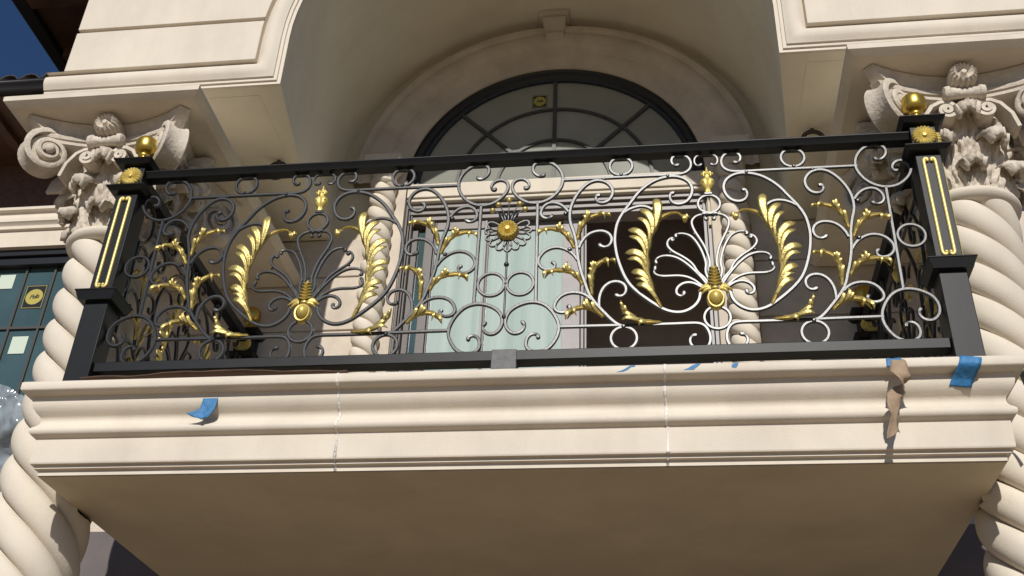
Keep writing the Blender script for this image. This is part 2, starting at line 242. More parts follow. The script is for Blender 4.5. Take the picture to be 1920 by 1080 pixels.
LEAVES = {'acanthus': ([(0.2005, 0.1548), (0.2184, 0.1944), (0.2331, 0.2327), (0.2434, 0.2754), (0.2507, 0.3188), (0.2504, 0.3468), (0.25, 0.3832), (0.2422, 0.4327), (0.2267, 0.4831), (0.2081, 0.5282), (0.1836, 0.5676), (0.1619, 0.5817), (0.142, 0.5876), (0.1244, 0.5902), (0.1055, 0.5752), (0.0863, 0.5554)], [((0.2204, 0.496), (0.2093, 0.6339), 0.0363), ((0.2303, 0.4673), (0.2658, 0.5839), 0.0309), ((0.2402, 0.4389), (0.2761, 0.5451), 0.0202), ((0.2484, 0.3925), (0.3109, 0.4906), 0.0309), ((0.2533, 0.3648), (0.3086, 0.4602), 0.0202), ((0.2521, 0.3257), (0.3236, 0.3873), 0.0309), ((0.2548, 0.3017), (0.316, 0.3603), 0.0202), ((0.237, 0.2403), (0.3028, 0.3044), 0.0305), ((0.2301, 0.2172), (0.2906, 0.2792), 0.0179), ((0.2181, 0.1906), (0.2848, 0.252), 0.0269), ((0.1055, 0.5752), (0.0798, 0.5718), 0.0188), ((0.1133, 0.5779), (0.0982, 0.5436), 0.0215)]), 'sprig_a': ([(0.5146, 0.4805), (0.5082, 0.5183), (0.4923, 0.5506), (0.4777, 0.5736), (0.4567, 0.5859), (0.4282, 0.5994), (0.406, 0.6026), (0.3874, 0.5931)], [((0.5099, 0.5119), (0.5027, 0.5548), 0.0167), ((0.4819, 0.567), (0.4658, 0.5998), 0.0134), ((0.4848, 0.5605), (0.4838, 0.6045), 0.0148), ((0.488, 0.5556), (0.4931, 0.5839), 0.0113), ((0.4329, 0.5969), (0.4106, 0.5758), 0.0161), ((0.4082, 0.5999), (0.3868, 0.5867), 0.0121)]), 'sprig_b': ([(0.5255, 0.4398), (0.5366, 0.47), (0.5519, 0.4941), (0.5671, 0.5166), (0.5802, 0.5231), (0.5957, 0.5292), (0.6189, 0.5373), (0.6412, 0.5392), (0.66, 0.5335), (0.6673, 0.5159)], [((0.5382, 0.4731), (0.5482, 0.5073), 0.0134), ((0.5665, 0.512), (0.5638, 0.5388), 0.0113), ((0.5707, 0.5164), (0.575, 0.5549), 0.0129), ((0.576, 0.5193), (0.5917, 0.5457), 0.014), ((0.6262, 0.5369), (0.6329, 0.514), 0.0161), ((0.6455, 0.5343), (0.6656, 0.5122), 0.0193)]), 'sprig_c': ([(0.4588, 0.223), (0.4604, 0.2501), (0.4608, 0.2863), (0.4592, 0.3131), (0.4544, 0.3342), (0.4421, 0.3528), (0.427, 0.3686), (0.4086, 0.3785), (0.3897, 0.3834), (0.3718, 0.3758)], [((0.4609, 0.2569), (0.4735, 0.302), 0.0175), ((0.46, 0.3101), (0.4717, 0.3334), 0.0129), ((0.4578, 0.3221), (0.4667, 0.3561), 0.0134), ((0.4549, 0.3282), (0.4554, 0.3627), 0.0134), ((0.45, 0.3374), (0.446, 0.3616), 0.0107), ((0.4155, 0.3752), (0.3991, 0.3473), 0.0161), ((0.3871, 0.3826), (0.3719, 0.3652), 0.0121)]), 'sprig_d': ([(0.4935, 0.2701), (0.5051, 0.2961), (0.5189, 0.3103), (0.5354, 0.3274), (0.5504, 0.3321), (0.5699, 0.3347), (0.5945, 0.3389), (0.6159, 0.3385), (0.6311, 0.3274), (0.6402, 0.3077)], [((0.5016, 0.2874), (0.5154, 0.3209), 0.0148), ((0.5209, 0.3073), (0.5321, 0.3201), 0.0102), ((0.535, 0.3244), (0.5347, 0.3499), 0.0113), ((0.5402, 0.3272), (0.5469, 0.3643), 0.0134), ((0.5463, 0.3284), (0.5661, 0.3513), 0.0148), ((0.6017, 0.3392), (0.6058, 0.3167), 0.0134), ((0.6181, 0.3369), (0.6392, 0.3092), 0.0193)]), 'sprig_e': ([(0.4142, 0.1254), (0.4356, 0.1472), (0.4559, 0.1597), (0.4754, 0.1654), (0.5006, 0.1655), (0.522, 0.162), (0.5362, 0.1508), (0.5513, 0.1237)], [((0.4353, 0.1453), (0.4526, 0.1847), 0.0179), ((0.4539, 0.156), (0.4717, 0.1993), 0.0172), ((0.4637, 0.1594), (0.4868, 0.1863), 0.0172), ((0.5128, 0.1631), (0.5154, 0.1346), 0.0172), ((0.5279, 0.1587), (0.5515, 0.1207), 0.0197)]), 'sprig_f': ([(0.2032, 0.095), (0.2316, 0.0947), (0.2632, 0.0954), (0.2858, 0.1002), (0.3093, 0.1144), (0.3304, 0.1362), (0.3462, 0.1661), (0.3511, 0.1966)], [((0.2569, 0.0945), (0.2822, 0.0797), 0.0222), ((0.2793, 0.0985), (0.3376, 0.1001), 0.0222), ((0.2926, 0.1056), (0.3371, 0.1246), 0.0197), ((0.3234, 0.1289), (0.333, 0.1609), 0.0136), ((0.3405, 0.1568), (0.3532, 0.1781), 0.0122)])}

# ================================================================ SETTING
g = MB(); g.grid([[(x, y, -3.62) for y in (-400, -60, -12, -4, 6, 60, 400)] for x in (-400, -60, -8, 0, 8, 60, 400)])
tag(g.obj('ground', GROUND), kind='structure')

ZF = -.157          # balcony floor level
YB = 1.48           # inner wall plane
YW = .19            # arch wall plane
ZC = 1.955          # arch springing of the window

# ---------------------------------------------------------------- balcony slab
balc = thing('stone_balcony', 'cream cast-stone balcony with moulded fascia jutting out under the black and gold railing', 'balcony', (0, 0, ZF))
balc_inv = Vector((0, 0, -ZF))
def put(o): o.location = balc_inv; return o
PROF = [(-.02,-.157),(.143,-.157),(.150,-.163),(.150,-.189),(.146,-.195),(.108,-.202),(.104,-.208),(.104,-.226),(.098,-.242),(.085,-.256),(.071,-.266),
        (.065,-.272),(.062,-.283),(.064,-.293),(.072,-.305),(.083,-.315),(.090,-.323),(.092,-.331),(.088,-.340),(.078,-.347),(.064,-.352),(.062,-.356),(.062,-.358),
        (.062,-.444),(.062,-.446),(.059,-.451),(.044,-.453),(.044,-.463),(.028,-.4655),(.028,-.484)]
XB = 1.665
def fascia_rows(prof): return [[(-XB-.72*o, YB, z), (-XB-.72*o, -o, z), (XB+.72*o, -o, z), (XB+.72*o, YB, z)] for o, z in prof]
m = MB(); m.grid(fascia_rows(PROF)); put(m.obj('fascia', STONE, balc, smooth=50))
m = MB(); m.box(-XB-.019, XB+.019, -.02, YB, -.486, ZF-.003); put(m.obj('slab', PLASTER, balc))
for xj in (-.568, .590):
    m = MB(); rows = []
    pp = PROF[1:]
    for i, (o, z) in enumerate(pp):
        wv = .0044*(1+.5*math.sin(i*2.3+xj*9)); dx = .0015*math.sin(i*.6+1)
        rows.append([(xj+dx-wv, -o-.0018, z), (xj+dx+wv, -o-.0018, z)])
    m.grid(rows); put(tag(m.obj('mortar_joint', CAULK, balc, solid=.002)))

# ---------------------------------------------------------------- arch wall with its mouldings, imposts and vault
portico = thing('arched_portico_wall', 'cream grooved stone wall with one wide moulded arch opening over the balcony', 'wall', (0, YW, ZF))
pinv = Vector((0, -YW, -ZF))
def pp_(o): o.location = pinv; return o
RO = 1.163; ZS = 1.90; XE = 2.275; W0 = .130
def station(w):   # outline of the opening offset outwards by w, starting at the far left of the bottom edge
    P = [(-XE-.09, 1.6+w), (-1.345-.0, 1.6+w), (-RO-w, 1.6+w)]
    P += [(-RO-w, ZS-.12)]
    for k in range(41):
        a = PI-PI*k/40; P.append(((RO+w)*math.cos(a), ZS+(RO+w)*math.sin(a)))
    P += [(RO+w, ZS-.12), (RO+w, 1.6+w), (1.345, 1.6+w), (XE+.09, 1.6+w)]
    return P
AR = [(0,.205),(0,.19),(.017,.19),(.018,.181),(.033,.180),(.035,.171),(.043,.167),(.055,.158),(.072,.152),(.090,.152),(.106,.158),(.120,.170),(W0,.178),(W0,.15)]
m = MB(); m.grid([[(x, y, z) for x, z in station(w_)] for w_, y in AR]); pp_(m.obj('archivolt_moulding', STONE, portico, smooth=40))
def xin(z):       # inner edge of the wall panel at height z
    r = RO+W0+.002
    return r if z <= ZS else (math.sqrt(max(0, r*r-(z-ZS)**2)) if z < ZS+r else 0)
zc = [1.732, 2.004, 2.285, 2.57, 2.855, 3.14, 3.43, 3.78]
for i in range(len(zc)-1):
    z0, z1 = zc[i]+(.011 if i else 0), zc[i+1]-.011
    zz = [z0+(z1-z0)*k/6 for k in range(7)]
    for s in (-1, 1):
        poly = [(s*XE, z0)]+[(s*max(xin(z), .0 if xin(z) else .003)+ (0 if xin(z) else 0), z) for z in zz]+[(s*XE, z1)]
        if z0 > 1.9+RO+W0 and s > 0: continue
        if z0 > 1.9+RO+W0: poly = [(-XE, z0), (XE, z0), (XE, z1), (-XE, z1)]
        if s > 0: poly = poly[::-1]
        m = MB(); m.prism(poly, .150, .26); pp_(m.obj('wall_course', STONE, portico, bevel=.004))
# joint backing: a second skin just behind the courses, so grooves have a bottom
m = MB()
for s in (-1, 1):
    for i in range(len(zc)-1):
        zz = [zc[i]+(zc[i+1]-zc[i])*k/4 for k in range(5)]
        for a, b in zip(zz[:-1], zz[1:]):
            m.add([(s*(XE-.004), .168, a), (s*xin(a), .168, a), (s*xin(b), .168, b), (s*(XE-.004), .168, b)], [(0, 1, 2, 3)])
pp_(m.obj('groove_backing', STONE, portico))
# solid flanks behind the front skin (beams over the columns) and top fill
for s in (-1, 1):
    a, b = sorted((s*1.29, s*XE)); m = MB(); m.box(a, b, .265, YB, 1.602, 3.78); pp_(m.obj('side_beam', VAULT, portico))
    a, b = sorted((s*1.291, s*(XE+.085))); m = MB(); m.box(a, b, .20, .264, 1.603, 1.62); pp_(m.obj('beam_edge', VAULT, portico))
m = MB(); m.box(-1.289, 1.289, .262, YB+.3, 3.30, 3.77); pp_(m.obj('sun_leak_block', PLASTER, portico))  # unseen block added to stop sun leaking in over the wall top
# vault: jambs and barrel, slightly splayed
rows = []
for j in range(13):
    y = .196+(YB+.015-.196)*j/12; k = j/12; r = RO+.0006+.112*min(1, k*1.6); zs = ZS+.035*k
    row = [(-1.295, y, 1.604), (-r, y, 1.604), (-r, y, 1.75)]+[(r*math.cos(PI-PI*i/48), y, zs+r*math.sin(PI-PI*i/48)) for i in range(49)]+[(r, y, 1.75), (r, y, 1.604), (1.295, y, 1.604)]
    rows.append(row)
m = MB(); m.grid(rows); pp_(m.obj('vault', VAULT, portico, smooth=40))
# impost slabs over the columns
CXL, CXR, CY = -1.858, 1.85, .35
for cx in (CXL, CXR):
    m = MB(); h = .46
    prof = [(-.03, 1.284), (-.004, 1.300), (.002, 1.304), (.004, 1.326), (.0, 1.332)]
    rows = []
    ya, yb = CY-h, YB-.01
    for o, z in prof: rows.append([(cx-h-o, ya-o, z), (cx+h+o, ya-o, z), (cx+h+o, yb, z), (cx-h-o, yb, z)])
    for q, z in ((.006, 1.338), (.30, 1.37), (.30, 1.597)): rows.append([(cx-h+q, ya+(q if q < .05 else .45), z), (cx+h-q, ya+(q if q < .05 else .45), z), (cx+h-q, yb, z), (cx-h+q, yb, z)])
    m.grid(rows, close_v=True); m.cap(rows[0]); m.cap(rows[-1]); pp_(m.obj('impost_slab', STONE, portico, smooth=30))

# ---------------------------------------------------------------- inner wall behind the balcony
inner = thing('loggia_back_wall', 'shaded stone back wall with block joints round the arched window and sliding door', 'wall', (0, YB, ZF))
iinv = Vector((0, -YB, -ZF))
def ii(o): o.location = iinv; return o
X0, DL, DR = .015, -.845, .895          # door opening
for s in (-1, 1):
    xa = 2.6
    xd = -DL if s < 0 else DR
    zz = [ZF, .30, .645, .993, 1.342, 1.60]
    m = MB()
    for a, b in zip(zz[:-1], zz[1:]):
        x0, x1 = sorted((s*(xd+.21), s*xa)); m.box(x0, x1, YB, YB+.12, a+.005, b-.005)
    ii(m.obj('ashlar_blocks', OLDSTONE, inner, bevel=.004))
    m = MB(); x0, x1 = sorted((s*(xd+.0), s*xa)); m.box(x0, x1, YB+.012, YB+.14, ZF, 1.6); 
    x0, x1 = sorted((s*(xd+.002), s*(xd+.205))); m.box(x0, x1, YB-.012, YB+.10, ZF, 2.0)
    ii(m.obj('door_pier', OLDSTONE, inner, bevel=.003))
RW = .872; CXW = .010
m = MB(); n = 48
def ang(i): return PI-PI*i/n
m.grid([[(CXW+r*math.cos(ang(i)), YB+.01, ZC+r*math.sin(ang(i))) for i in range(n+1)] for r in (RW, 1.42)])
for s in (-1, 1):
    x0, x1 = sorted((CXW+s*RW, s*1.5)); m.box(x0, x1, YB+.01, YB+.1, 1.6, ZC)
ii(m.obj('tympanum', PLASTER, inner))
# moulded ring round the window
rp = [(RW, .16), (RW, -.005), (RW+.004, -.012), (1.0, -.014), (1.004, -.024), (1.03, -.028), (1.045, -.046), (1.075, -.058), (1.11, -.06), (1.13, -.052), (1.142, -.066), (1.168, -.07), (1.172, -.06), (1.172, .02)]
m = MB(); m.grid([[(CXW+r*math.cos(ang(i)), YB+d, ZC+r*math.sin(ang(i))) for i in range(n+1)] for r, d in rp]); ii(m.obj('window_arch_moulding', OLDSTONE, inner, smooth=35))
# keystone (scroll bracket)
m = MB()
kp = [(-.02, 3.02), (-.055, 3.03), (-.075, 3.06), (-.07, 3.085), (-.085, 3.10), (-.115, 3.125), (-.125, 3.15), (-.115, 3.165), (-.13, 3.17), (-.14, 3.18), (-.14, 3.205), (.02, 3.21)]
rows = []
for d, z in kp:
    hw = .05+.028*(z-3.02)/.15; hw += .012 if z > 3.168 else 0
    rows.append([(CXW-hw, YB, z), (CXW-hw, YB+d, z), (CXW-hw*.72, YB+d-.006, z), (CXW+hw*.72, YB+d-.006, z), (CXW+hw, YB+d, z), (CXW+hw, YB, z)])
m.grid(rows); m.cap(rows[-1]); m.cap(rows[0][::-1]); ii(m.obj('keystone', OLDSTONE, inner, bevel=.003))
# lintel between door and fan window
m = MB(); m.box(DL+.005, DR-.005, YB-.012, YB+.11, 1.868, 1.966); m.box(DL+.005, DR-.005, YB+.0, YB+.11, 1.846, 1.866); ii(m.obj('lintel', STONE, inner, bevel=.004))

# colonettes
def twisted(rg, amp, n, k, z0, z1, dz, seg, turn=1):
    rows = []; nz = int((z1-z0)/dz)
    for j in range(nz+1):
        z = z0+(z1-z0)*j/nz; row = []
        for i in range(seg):
            th = 2*PI*i/seg-turn*k*z/n          # the grid turns with the strands, so every groove follows an edge loop
            t = ((n*th+k*z)/(2*PI)) % 1.0; u = 2*t-1
            rr = rg+amp*math.sqrt(max(0, 1-(abs(u)**2.2)*.985))
            row.append((rr*math.cos(th), rr*math.sin(th), z))
        rows.append(row)
    return rows
col_small = []
for cx in (-.970, 1.020):
    lab = 'small twisted stone colonette left of the sliding door' if cx < 0 else 'small twisted stone colonette right of the open doorway'
    t = thing('twisted_colonette', lab, 'column', (cx, YB-.055, ZF), 'small colonettes flanking the door')
    m = MB(); m.grid(twisted(.046, .030, 2, 68, .10, 2.08, .006, 48), close_v=True); m.obj('shaft', STONE, t, smooth=70)
    m = MB(); m.lathe([(.09, 0), (.09, .05), (.075, .06), (.085, .08), (.07, .10)], seg=32); m.obj('base', STONE, t)
    m = MB(); m.lathe([(.07, 2.075), (.08, 2.085), (.08, 2.10), (.066, 2.11), (.075, 2.16), (.10, 2.20)], seg=32); m.box(-.105, .105, -.105, .105, 2.201, 2.245); m.obj('capital', STONE, t)

# ---------------------------------------------------------------- arched fan window
fw = thing('arched_fan_window', 'half-round dark-framed window with curved glazing bars above the sliding door', 'window', (CXW, YB, 1.985))
def ff(o): o.location = (-CXW, -YB, -1.985); return o
m = MB(); n = 48
m.grid([[(CXW+r*math.cos(ang(i)), YB+d, ZC+.003+r*math.sin(ang(i))) for i in range(n+1)] for r, d in ((.873, .12), (.873, .004), (.862, .0), (.855, .012), (.828, .016), (.82, .032), (.802, .036), (.797, .08))])
m.box(CXW-.87, CXW+.87, YB+.012, YB+.10, 1.968, 1.985); ff(m.obj('frame', DARKFRAME, fw, smooth=35))
m = MB(); m.prism([(CXW+.81*math.cos(ang(i)), ZC+.003+.81*math.sin(ang(i))) for i in range(n+1)][::-1], YB+.052, YB+.062); ff(m.obj('pane', FANGLASS, fw))
m = MB(); m.box(CXW-.011, CXW+.011, YB+.036, YB+.0515, 1.986, 2.757); ff(m.obj('glazing_bar', BARFRAME, fw))
for r in (.335, .577):
    m = MB(); m.grid([[(CXW+(r+a)*math.cos(ang(i)), YB+d, ZC+.005+(r+a)*math.sin(ang(i))) for i in range(n+1)] for a, d in ((-.009, .0515), (-.009, .039), (.009, .039), (.009, .0515))]); ff(m.obj('glazing_bar', BARFRAME, fw))
for sg in (-1, 1):
    c, s = math.cos(PI/4), math.sin(PI/4); q = .0075
    m = MB(); m.prism([(CXW+sg*(.345*c-q), ZC+.005+.345*s+q), (CXW+sg*(.345*c+q), ZC+.005+.345*s-q), (CXW+sg*(.80*c+q), ZC+.005+.80*s-q), (CXW+sg*(.80*c-q), ZC+.005+.80*s+q)], YB+.0375, YB+.0515); ff(m.obj('glazing_bar', BARFRAME, fw))
def text_mesh(word, size, shear=.25, bold=0):
    cu = bpy.data.curves.new('word', 'FONT'); cu.body = word; cu.size = size; cu.shear = shear; cu.align_x = 'CENTER'; cu.align_y = 'CENTER'; cu.offset = bold; cu.extrude = .0004
    cu.space_character = .82
    o = bpy.data.objects.new('word', cu); COL.objects.link(o); bpy.context.view_layer.update()
    me = bpy.data.meshes.new_from_object(o.evaluated_get(bpy.context.evaluated_depsgraph_get())); bpy.data.objects.remove(o)
    return me
def sticker(parent, c, w_, h_, lab, dark, conv):
    """square maker's sticker: border, round field, script word (c: centre on the glass face, facing -Y)"""
    x, y, z = c
    m = MB(); m.box(x-w_/2, x+w_/2, y-.0012, y, z-h_/2, z+h_/2); s = conv(m.obj('sticker', dark, parent)); s['label'] = lab
    b = .006; m = MB()
    e = w_/2-.004; h = h_/2-.004
    for q in ((-e, e, h-b*.5, h), (-e, e, -h, -h+b*.5), (-e, -e+b*.5, -h+b*.5+.0002, h-b*.5-.0002), (e-b*.5, e, -h+b*.5+.0002, h-b*.5-.0002)): m.box(x+q[0], x+q[1], y-.0022, y-.0013, z+q[2], z+q[3])
    o = m.obj('border', YELLOW, s)
    m = MB(); r = min(w_, h_)*.40; m.prism([(x+r*math.cos(-2*PI*i/36), z+r*math.sin(-2*PI*i/36)) for i in range(36)], y-.0022, y-.0013); m.obj('disc', YELLOW, s)
    me = text_mesh('Pella', r*.78, .35); me.materials.append(INK); t = bpy.data.objects.new('lettering', me); COL.objects.link(t); t.parent = s
    t.rotation_euler = (PI/2, math.radians(-6), 0); t.location = (x, y-.0031, z)
    return s
sticker(fw, (-.085, YB+.0515, 2.615), .092, .102, 'yellow round sticker on the fan window glass', INK, ff)

# ---------------------------------------------------------------- sliding door
dr = thing('sliding_glass_door', 'sliding door with pale green film-covered glass on the left and an open dark right half', 'door', ((DL+DR)/2, YB, ZF))
dinv = (-(DL+DR)/2, -YB, -ZF)
def dd(o): o.location = dinv; return o
m = MB()
for a, b, y in ((DL, DL+.013, .022), (DL+.015, DL+.024, .036), (DL+.026, DL+.036, .05), (DR-.02, DR, .03), (DR-.04, DR-.022, .05)): m.box(a, b, YB+y, YB+.16, ZF+.03, 1.846-.0)
m.box(DL, DR, YB+.028, YB+.162, ZF+.002, ZF+.028)
dd(m.obj('jamb_frame', FRAME, dr, bevel=.002))
m = MB(); 
for a, b, y in ((1.815, 1.8465, .026), (1.785, 1.8135, .044), (1.752, 1.7835, .06)): m.box(DL+.001, DR-.001, YB+y, YB+.158, a, b)
dd(m.obj('head_frame', LITFRAME, dr, bevel=.002))
m = MB(); m.box(DL+.038, -.775, YB+.085, YB+.13, ZF+.03, 1.70); dd(m.obj('screen_stile', FRAME, dr, bevel=.002))
m = MB(); m.box(-.774, -.731, YB+.11, YB+.12, ZF+.03, 1.70); dd(m.obj('side_pane', TEAL, dr))
m = MB(); m.box(-.730, -.680, YB+.075, YB+.13, ZF+.03, 1.75); dd(m.obj('screen_stile', FRAME, dr, bevel=.002))
def panel(x0, x1, y, sl, sr, mr):
    m = MB(); m.box(x0+sl, x1-sr, YB+y+.012, YB+y+.022, ZF+.10, 1.69); p = dd(m.obj('glass_pane', FILM, dr))
    for a, b, mm in ((x0, x0+sl, FRAME), (x1-sr, x1, mr)):
        m = MB(); m.box(a, b, YB+y, YB+y+.034, ZF+.03, 1.75); dd(m.obj('stile', mm, dr, bevel=.002))
    m = MB(); m.box(x0+sl+.001, x1-sr-.001, YB+y+.002, YB+y+.032, 1.692, 1.748); dd(m.obj('top_rail', LITFRAME, dr, bevel=.002))
    m = MB(); m.box(x0+sl+.001, x1-sr-.001, YB+y+.002, YB+y+.032, ZF+.03, ZF+.098); dd(m.obj('bottom_rail', FRAME, dr, bevel=.002))
panel(-.676, -.37, .075, .010, .012, ALU)
panel(-.372, .162, .112, .012, .098, ALU)
m = MB(); m.box(.168, .185, YB+.10, YB+.15, ZF+.03, 1.75); m.box(.187, .20, YB+.12, YB+.16, ZF+.03, 1.75); dd(m.obj('meeting_stile', FRAME, dr, bevel=.002))
m = MB()
for z in (-.02, -.04): m.lathe([(.006, -.004), (.006, .0)], (.135, YB+.1115, z+.07), 12, 'y')
dd(m.obj('bolt_hole', INK, dr))

# the dark room behind
m = MB(); m.box(-2.2, 2.2, YB+.17, 2.75, ZF-.02, 2.95)
o = m.obj('room_interior', ROOMWALL); tag(o, kind='structure')
import bmesh
bm = bmesh.new(); bm.from_mesh(o.data)
bmesh.ops.delete(bm, geom=[f for f in bm.faces if f.calc_center_median().y < YB+.2], context='FACES'); bm.to_mesh(o.data); bm.free()

# ---------------------------------------------------------------- left wing: brick wall, cornice, window, roof
wing = thing('brick_side_wall', 'dark brick side wall with pale moulded band, left of the twisted column', 'wall', (-3.4, 1.5, -3.6))
def ww(o): o.location = (3.4, -1.5, 3.6); return o
m = MB(); m.box(-6.5, -2.31, 1.56, 1.9, 1.95, 2.6); m.box(-6.5, -4.6, 1.62, 1.9, -3.62, 1.949); m.box(-4.599, -2.31, 1.62, 1.9, -3.62, -1.0); ww(m.obj('brickwork', BRICK, wing))
rows = []
for d, z in ((.2, 1.965), (0, 1.965), (0, 1.945), (.022, 1.94), (.03, 1.925), (.022, 1.90), (.01, 1.885), (.008, 1.862), (.022, 1.852), (.03, 1.842), (.03, 1.82), (.05, 1.815), (.05, 1.70), (.22, 1.69)):
    rows.append([(-6.5, 1.5+d, z), (-2.3, 1.5+d, z)])
m = MB(); m.grid(rows); ww(m.obj('moulded_band', STONE, wing, smooth=30))
win = thing('side_window', 'tall teal window with dark frame and yellow sticker beside the left column', 'window', (-3.4, 1.6, -1.0))
def wn(o): o.location = (3.4, -1.6, 1.0); return o
m = MB(); m.box(-4.6, -2.31, 1.58, 1.7, 1.655, 1.70); m.box(-4.6, -2.31, 1.60, 1.7, 1.60, 1.653)
m.box(-4.6, -4.5, 1.58, 1.7, -1, 1.599); m.box(-2.42, -2.31, 1.58, 1.7, -1, 1.599); wn(m.obj('frame', DARKFRAME, win, bevel=.003))
m = MB(); m.box(-4.5, -2.42, 1.65, 1.66, -1, 1.60); wn(m.obj('pane', TEAL, win))
for x in (-3.205, -3.02, -2.80, -3.42, -3.62, -2.60):
    m = MB(); m.box(x-.007, x+.007, 1.637, 1.648, -1, 1.599); wn(m.obj('glazing_bar', BARFRAME, win))
for z in (1.175, .45, -.3):
    m = MB(); m.box(-4.499, -2.421, 1.636, 1.6365+.011, z-.008, z+.008); wn(m.obj('glazing_bar', BARFRAME, win))
sticker(win, (-3.112, 1.649, 1.395), .135, .165, 'yellow round sticker on the teal side window', DARKFRAME, wn)
for x0, z0, w_, h_ in ((-3.375, 1.46, .10, .10), (-3.165, 1.005, .10, .115)):
    m = MB(); m.box(x0, x0+w_, 1.6455, 1.6475, z0, z0+h_); wn(m.obj('paper_label', LABELPAPER, win))
# plastic sheet
m = MB(); rows = []
for i in range(80):
    row = []
    for j in range(80):
        u, v = i/79, j/79; x = -3.45+.95*u; z = -.45+1.26*v*(.90+.10*math.sin(u*4+1.2))
        p = Vector((x*4, z*4, 1.3)); d = .10*noise.noise(p)+.06*noise.noise(p*2.3)+.035*abs(noise.noise(p*4.3))+.014*abs(noise.noise(p*10))
        row.append((x+.03*noise.noise(p*1.7), 1.40+d, z))
    rows.append(row)
m.grid(rows); tag(m.obj('plastic_sheet', PLASTIC, smooth=70), 'crumpled clear plastic sheet hanging below the teal side window', 'plastic sheet')
# wing roof: eave with gutter and tiles
er = thing('wing_roof', 'low dark tiled roof edge with black gutter above the brick side wall', 'roof', (-4.4, .85, 2.3))
def ee(o): o.location = (4.4, -.85, -2.3); return o
m = MB(); m.box(-6.8, -2.32, .93, 1.9, 2.35, 2.38)
for k in range(12): m.box(-6.7+k*.37, -6.64+k*.37, .94, 1.62, 2.31, 2.348)
ee(m.obj('soffit_boards', WOOD, er))
m = MB(); m.grid([[(-6.8, y, z), (-2.32, y, z)] for y, z in ((.96, 2.36), (.915, 2.36), (.90, 2.375), (.895, 2.415), (.885, 2.42), (.885, 2.435), (.90, 2.435))]); ee(m.obj('gutter', GUTTER, er, solid=.006))
m = MB()
for k in range(34):
    x = -6.75+k*.132; rows = []
    for j in range(7):
        a = PI*j/6; rows.append([(x+.058*math.cos(a), .89, 2.435+.045*math.sin(a)), (x+.058*math.cos(a), 2.3, 2.86+.045*math.sin(a))])
    m.grid(rows)
m.add([(-6.8, .90, 2.437), (-2.32, .90, 2.437), (-2.32, 2.3, 2.86), (-6.8, 2.3, 2.86)], [(0, 1, 2, 3)])
ee(m.obj('tiles', TILE, er, solid=.008))
# main roof side eave (upper left)
mr = thing('main_roof_eave', 'dark timber roof overhang seen against the blue sky at upper left', 'roof', (-2.9, 1.0, 3.25))
def mm_(o): o.location = (2.9, -1.0, -3.25); return o
m = MB(); m.box(-3.36, -2.29, .3, 5, 3.28, 3.31)
for k in range(9): m.box(-3.33, -2.30, .45+k*.5, .53+k*.5, 3.20, 3.278)
mm_(m.obj('soffit_boards', WOOD, mr))
m = MB(); m.box(-3.46, -3.362, .25, 5, 3.24, 3.40); mm_(m.obj('fascia_gutter', GUTTER, mr, bevel=.01))
m = MB(); m.add([(-3.50, .25, 3.41), (-2.28, .25, 3.8), (-2.28, 5, 3.8), (-3.50, 5, 3.41)], [(0, 1, 2, 3)]); mm_(m.obj('roof_slope', TILE, mr, solid=.05))

# lower storey under the balcony
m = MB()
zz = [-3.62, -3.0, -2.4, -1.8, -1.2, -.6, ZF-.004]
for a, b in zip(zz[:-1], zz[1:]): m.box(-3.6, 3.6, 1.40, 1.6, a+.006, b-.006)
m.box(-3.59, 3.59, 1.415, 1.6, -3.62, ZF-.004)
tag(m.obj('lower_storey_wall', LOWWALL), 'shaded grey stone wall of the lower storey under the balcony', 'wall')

# ================================================================ COLUMNS WITH CARVED CAPITALS
def spiral(r0, r1, turns, n):      # (dx, dz) from centre, starts on top going outward (+x) and down
    out = []
    for i in range(n+1):
        t = i/n; r = r0*(r1/r0)**t; a = PI/2-2*PI*turns*t
        out.append((r*math.cos(a), r*math.sin(a)))
    return out
def leaf_mesh(th, rb, z0, z1, curl, w0, rough=.006, nlobe=4, seed=0):
    """acanthus leaf standing on the bell at angle th: climbs from z0 to z1, then rolls outward and over by curl"""
    H = z1-z0; path = []
    for j in range(15):
        v = j/14
        if v < .72: path.append((rb(z0+H*v/.72*.88)+.010+.012*v, z0+H*v/.72*.88))
        else:
            a = (v-.72)/.28*PI*1.12; r_ = curl*.5
            bx, bz = rb(z0+H*.88)+.0186, z0+H*.88
            path.append((bx+r_*(1-math.cos(a))*1.15, bz+r_*1.1*math.sin(a)*(1 if a < PI/2 else .95)))
    rows = []
    for j, (r, z) in enumerate(path):
        v = j/14; row = []
        ser = 1+.24*math.cos(v*2*PI*nlobe)+.10*math.sin(v*2*PI*nlobe*2.7+seed)
        wd = w0*(.72+.34*math.sin(min(v, .9)*PI*.95))*ser*(1 if v < .86 else 1-.55*((v-.86)/.14)**2)
        for i in range(13):
            u = i/6-1
            rad = r-.030*abs(u)**1.7*(1-v*.3)+.010*math.cos(u*PI*4.5+v*1.5*u)*(.4+.6*v)
            rad += rough*noise.noise(Vector((u*3+seed*7, v*9, seed)))
            a = th+u*wd/max(r, .15)
            row.append((rad*math.cos(a), rad*math.sin(a), z-.030*u*u*v+rough*noise.noise(Vector((u*4, v*6+3, seed)))))
        rows.append(row)
    return rows
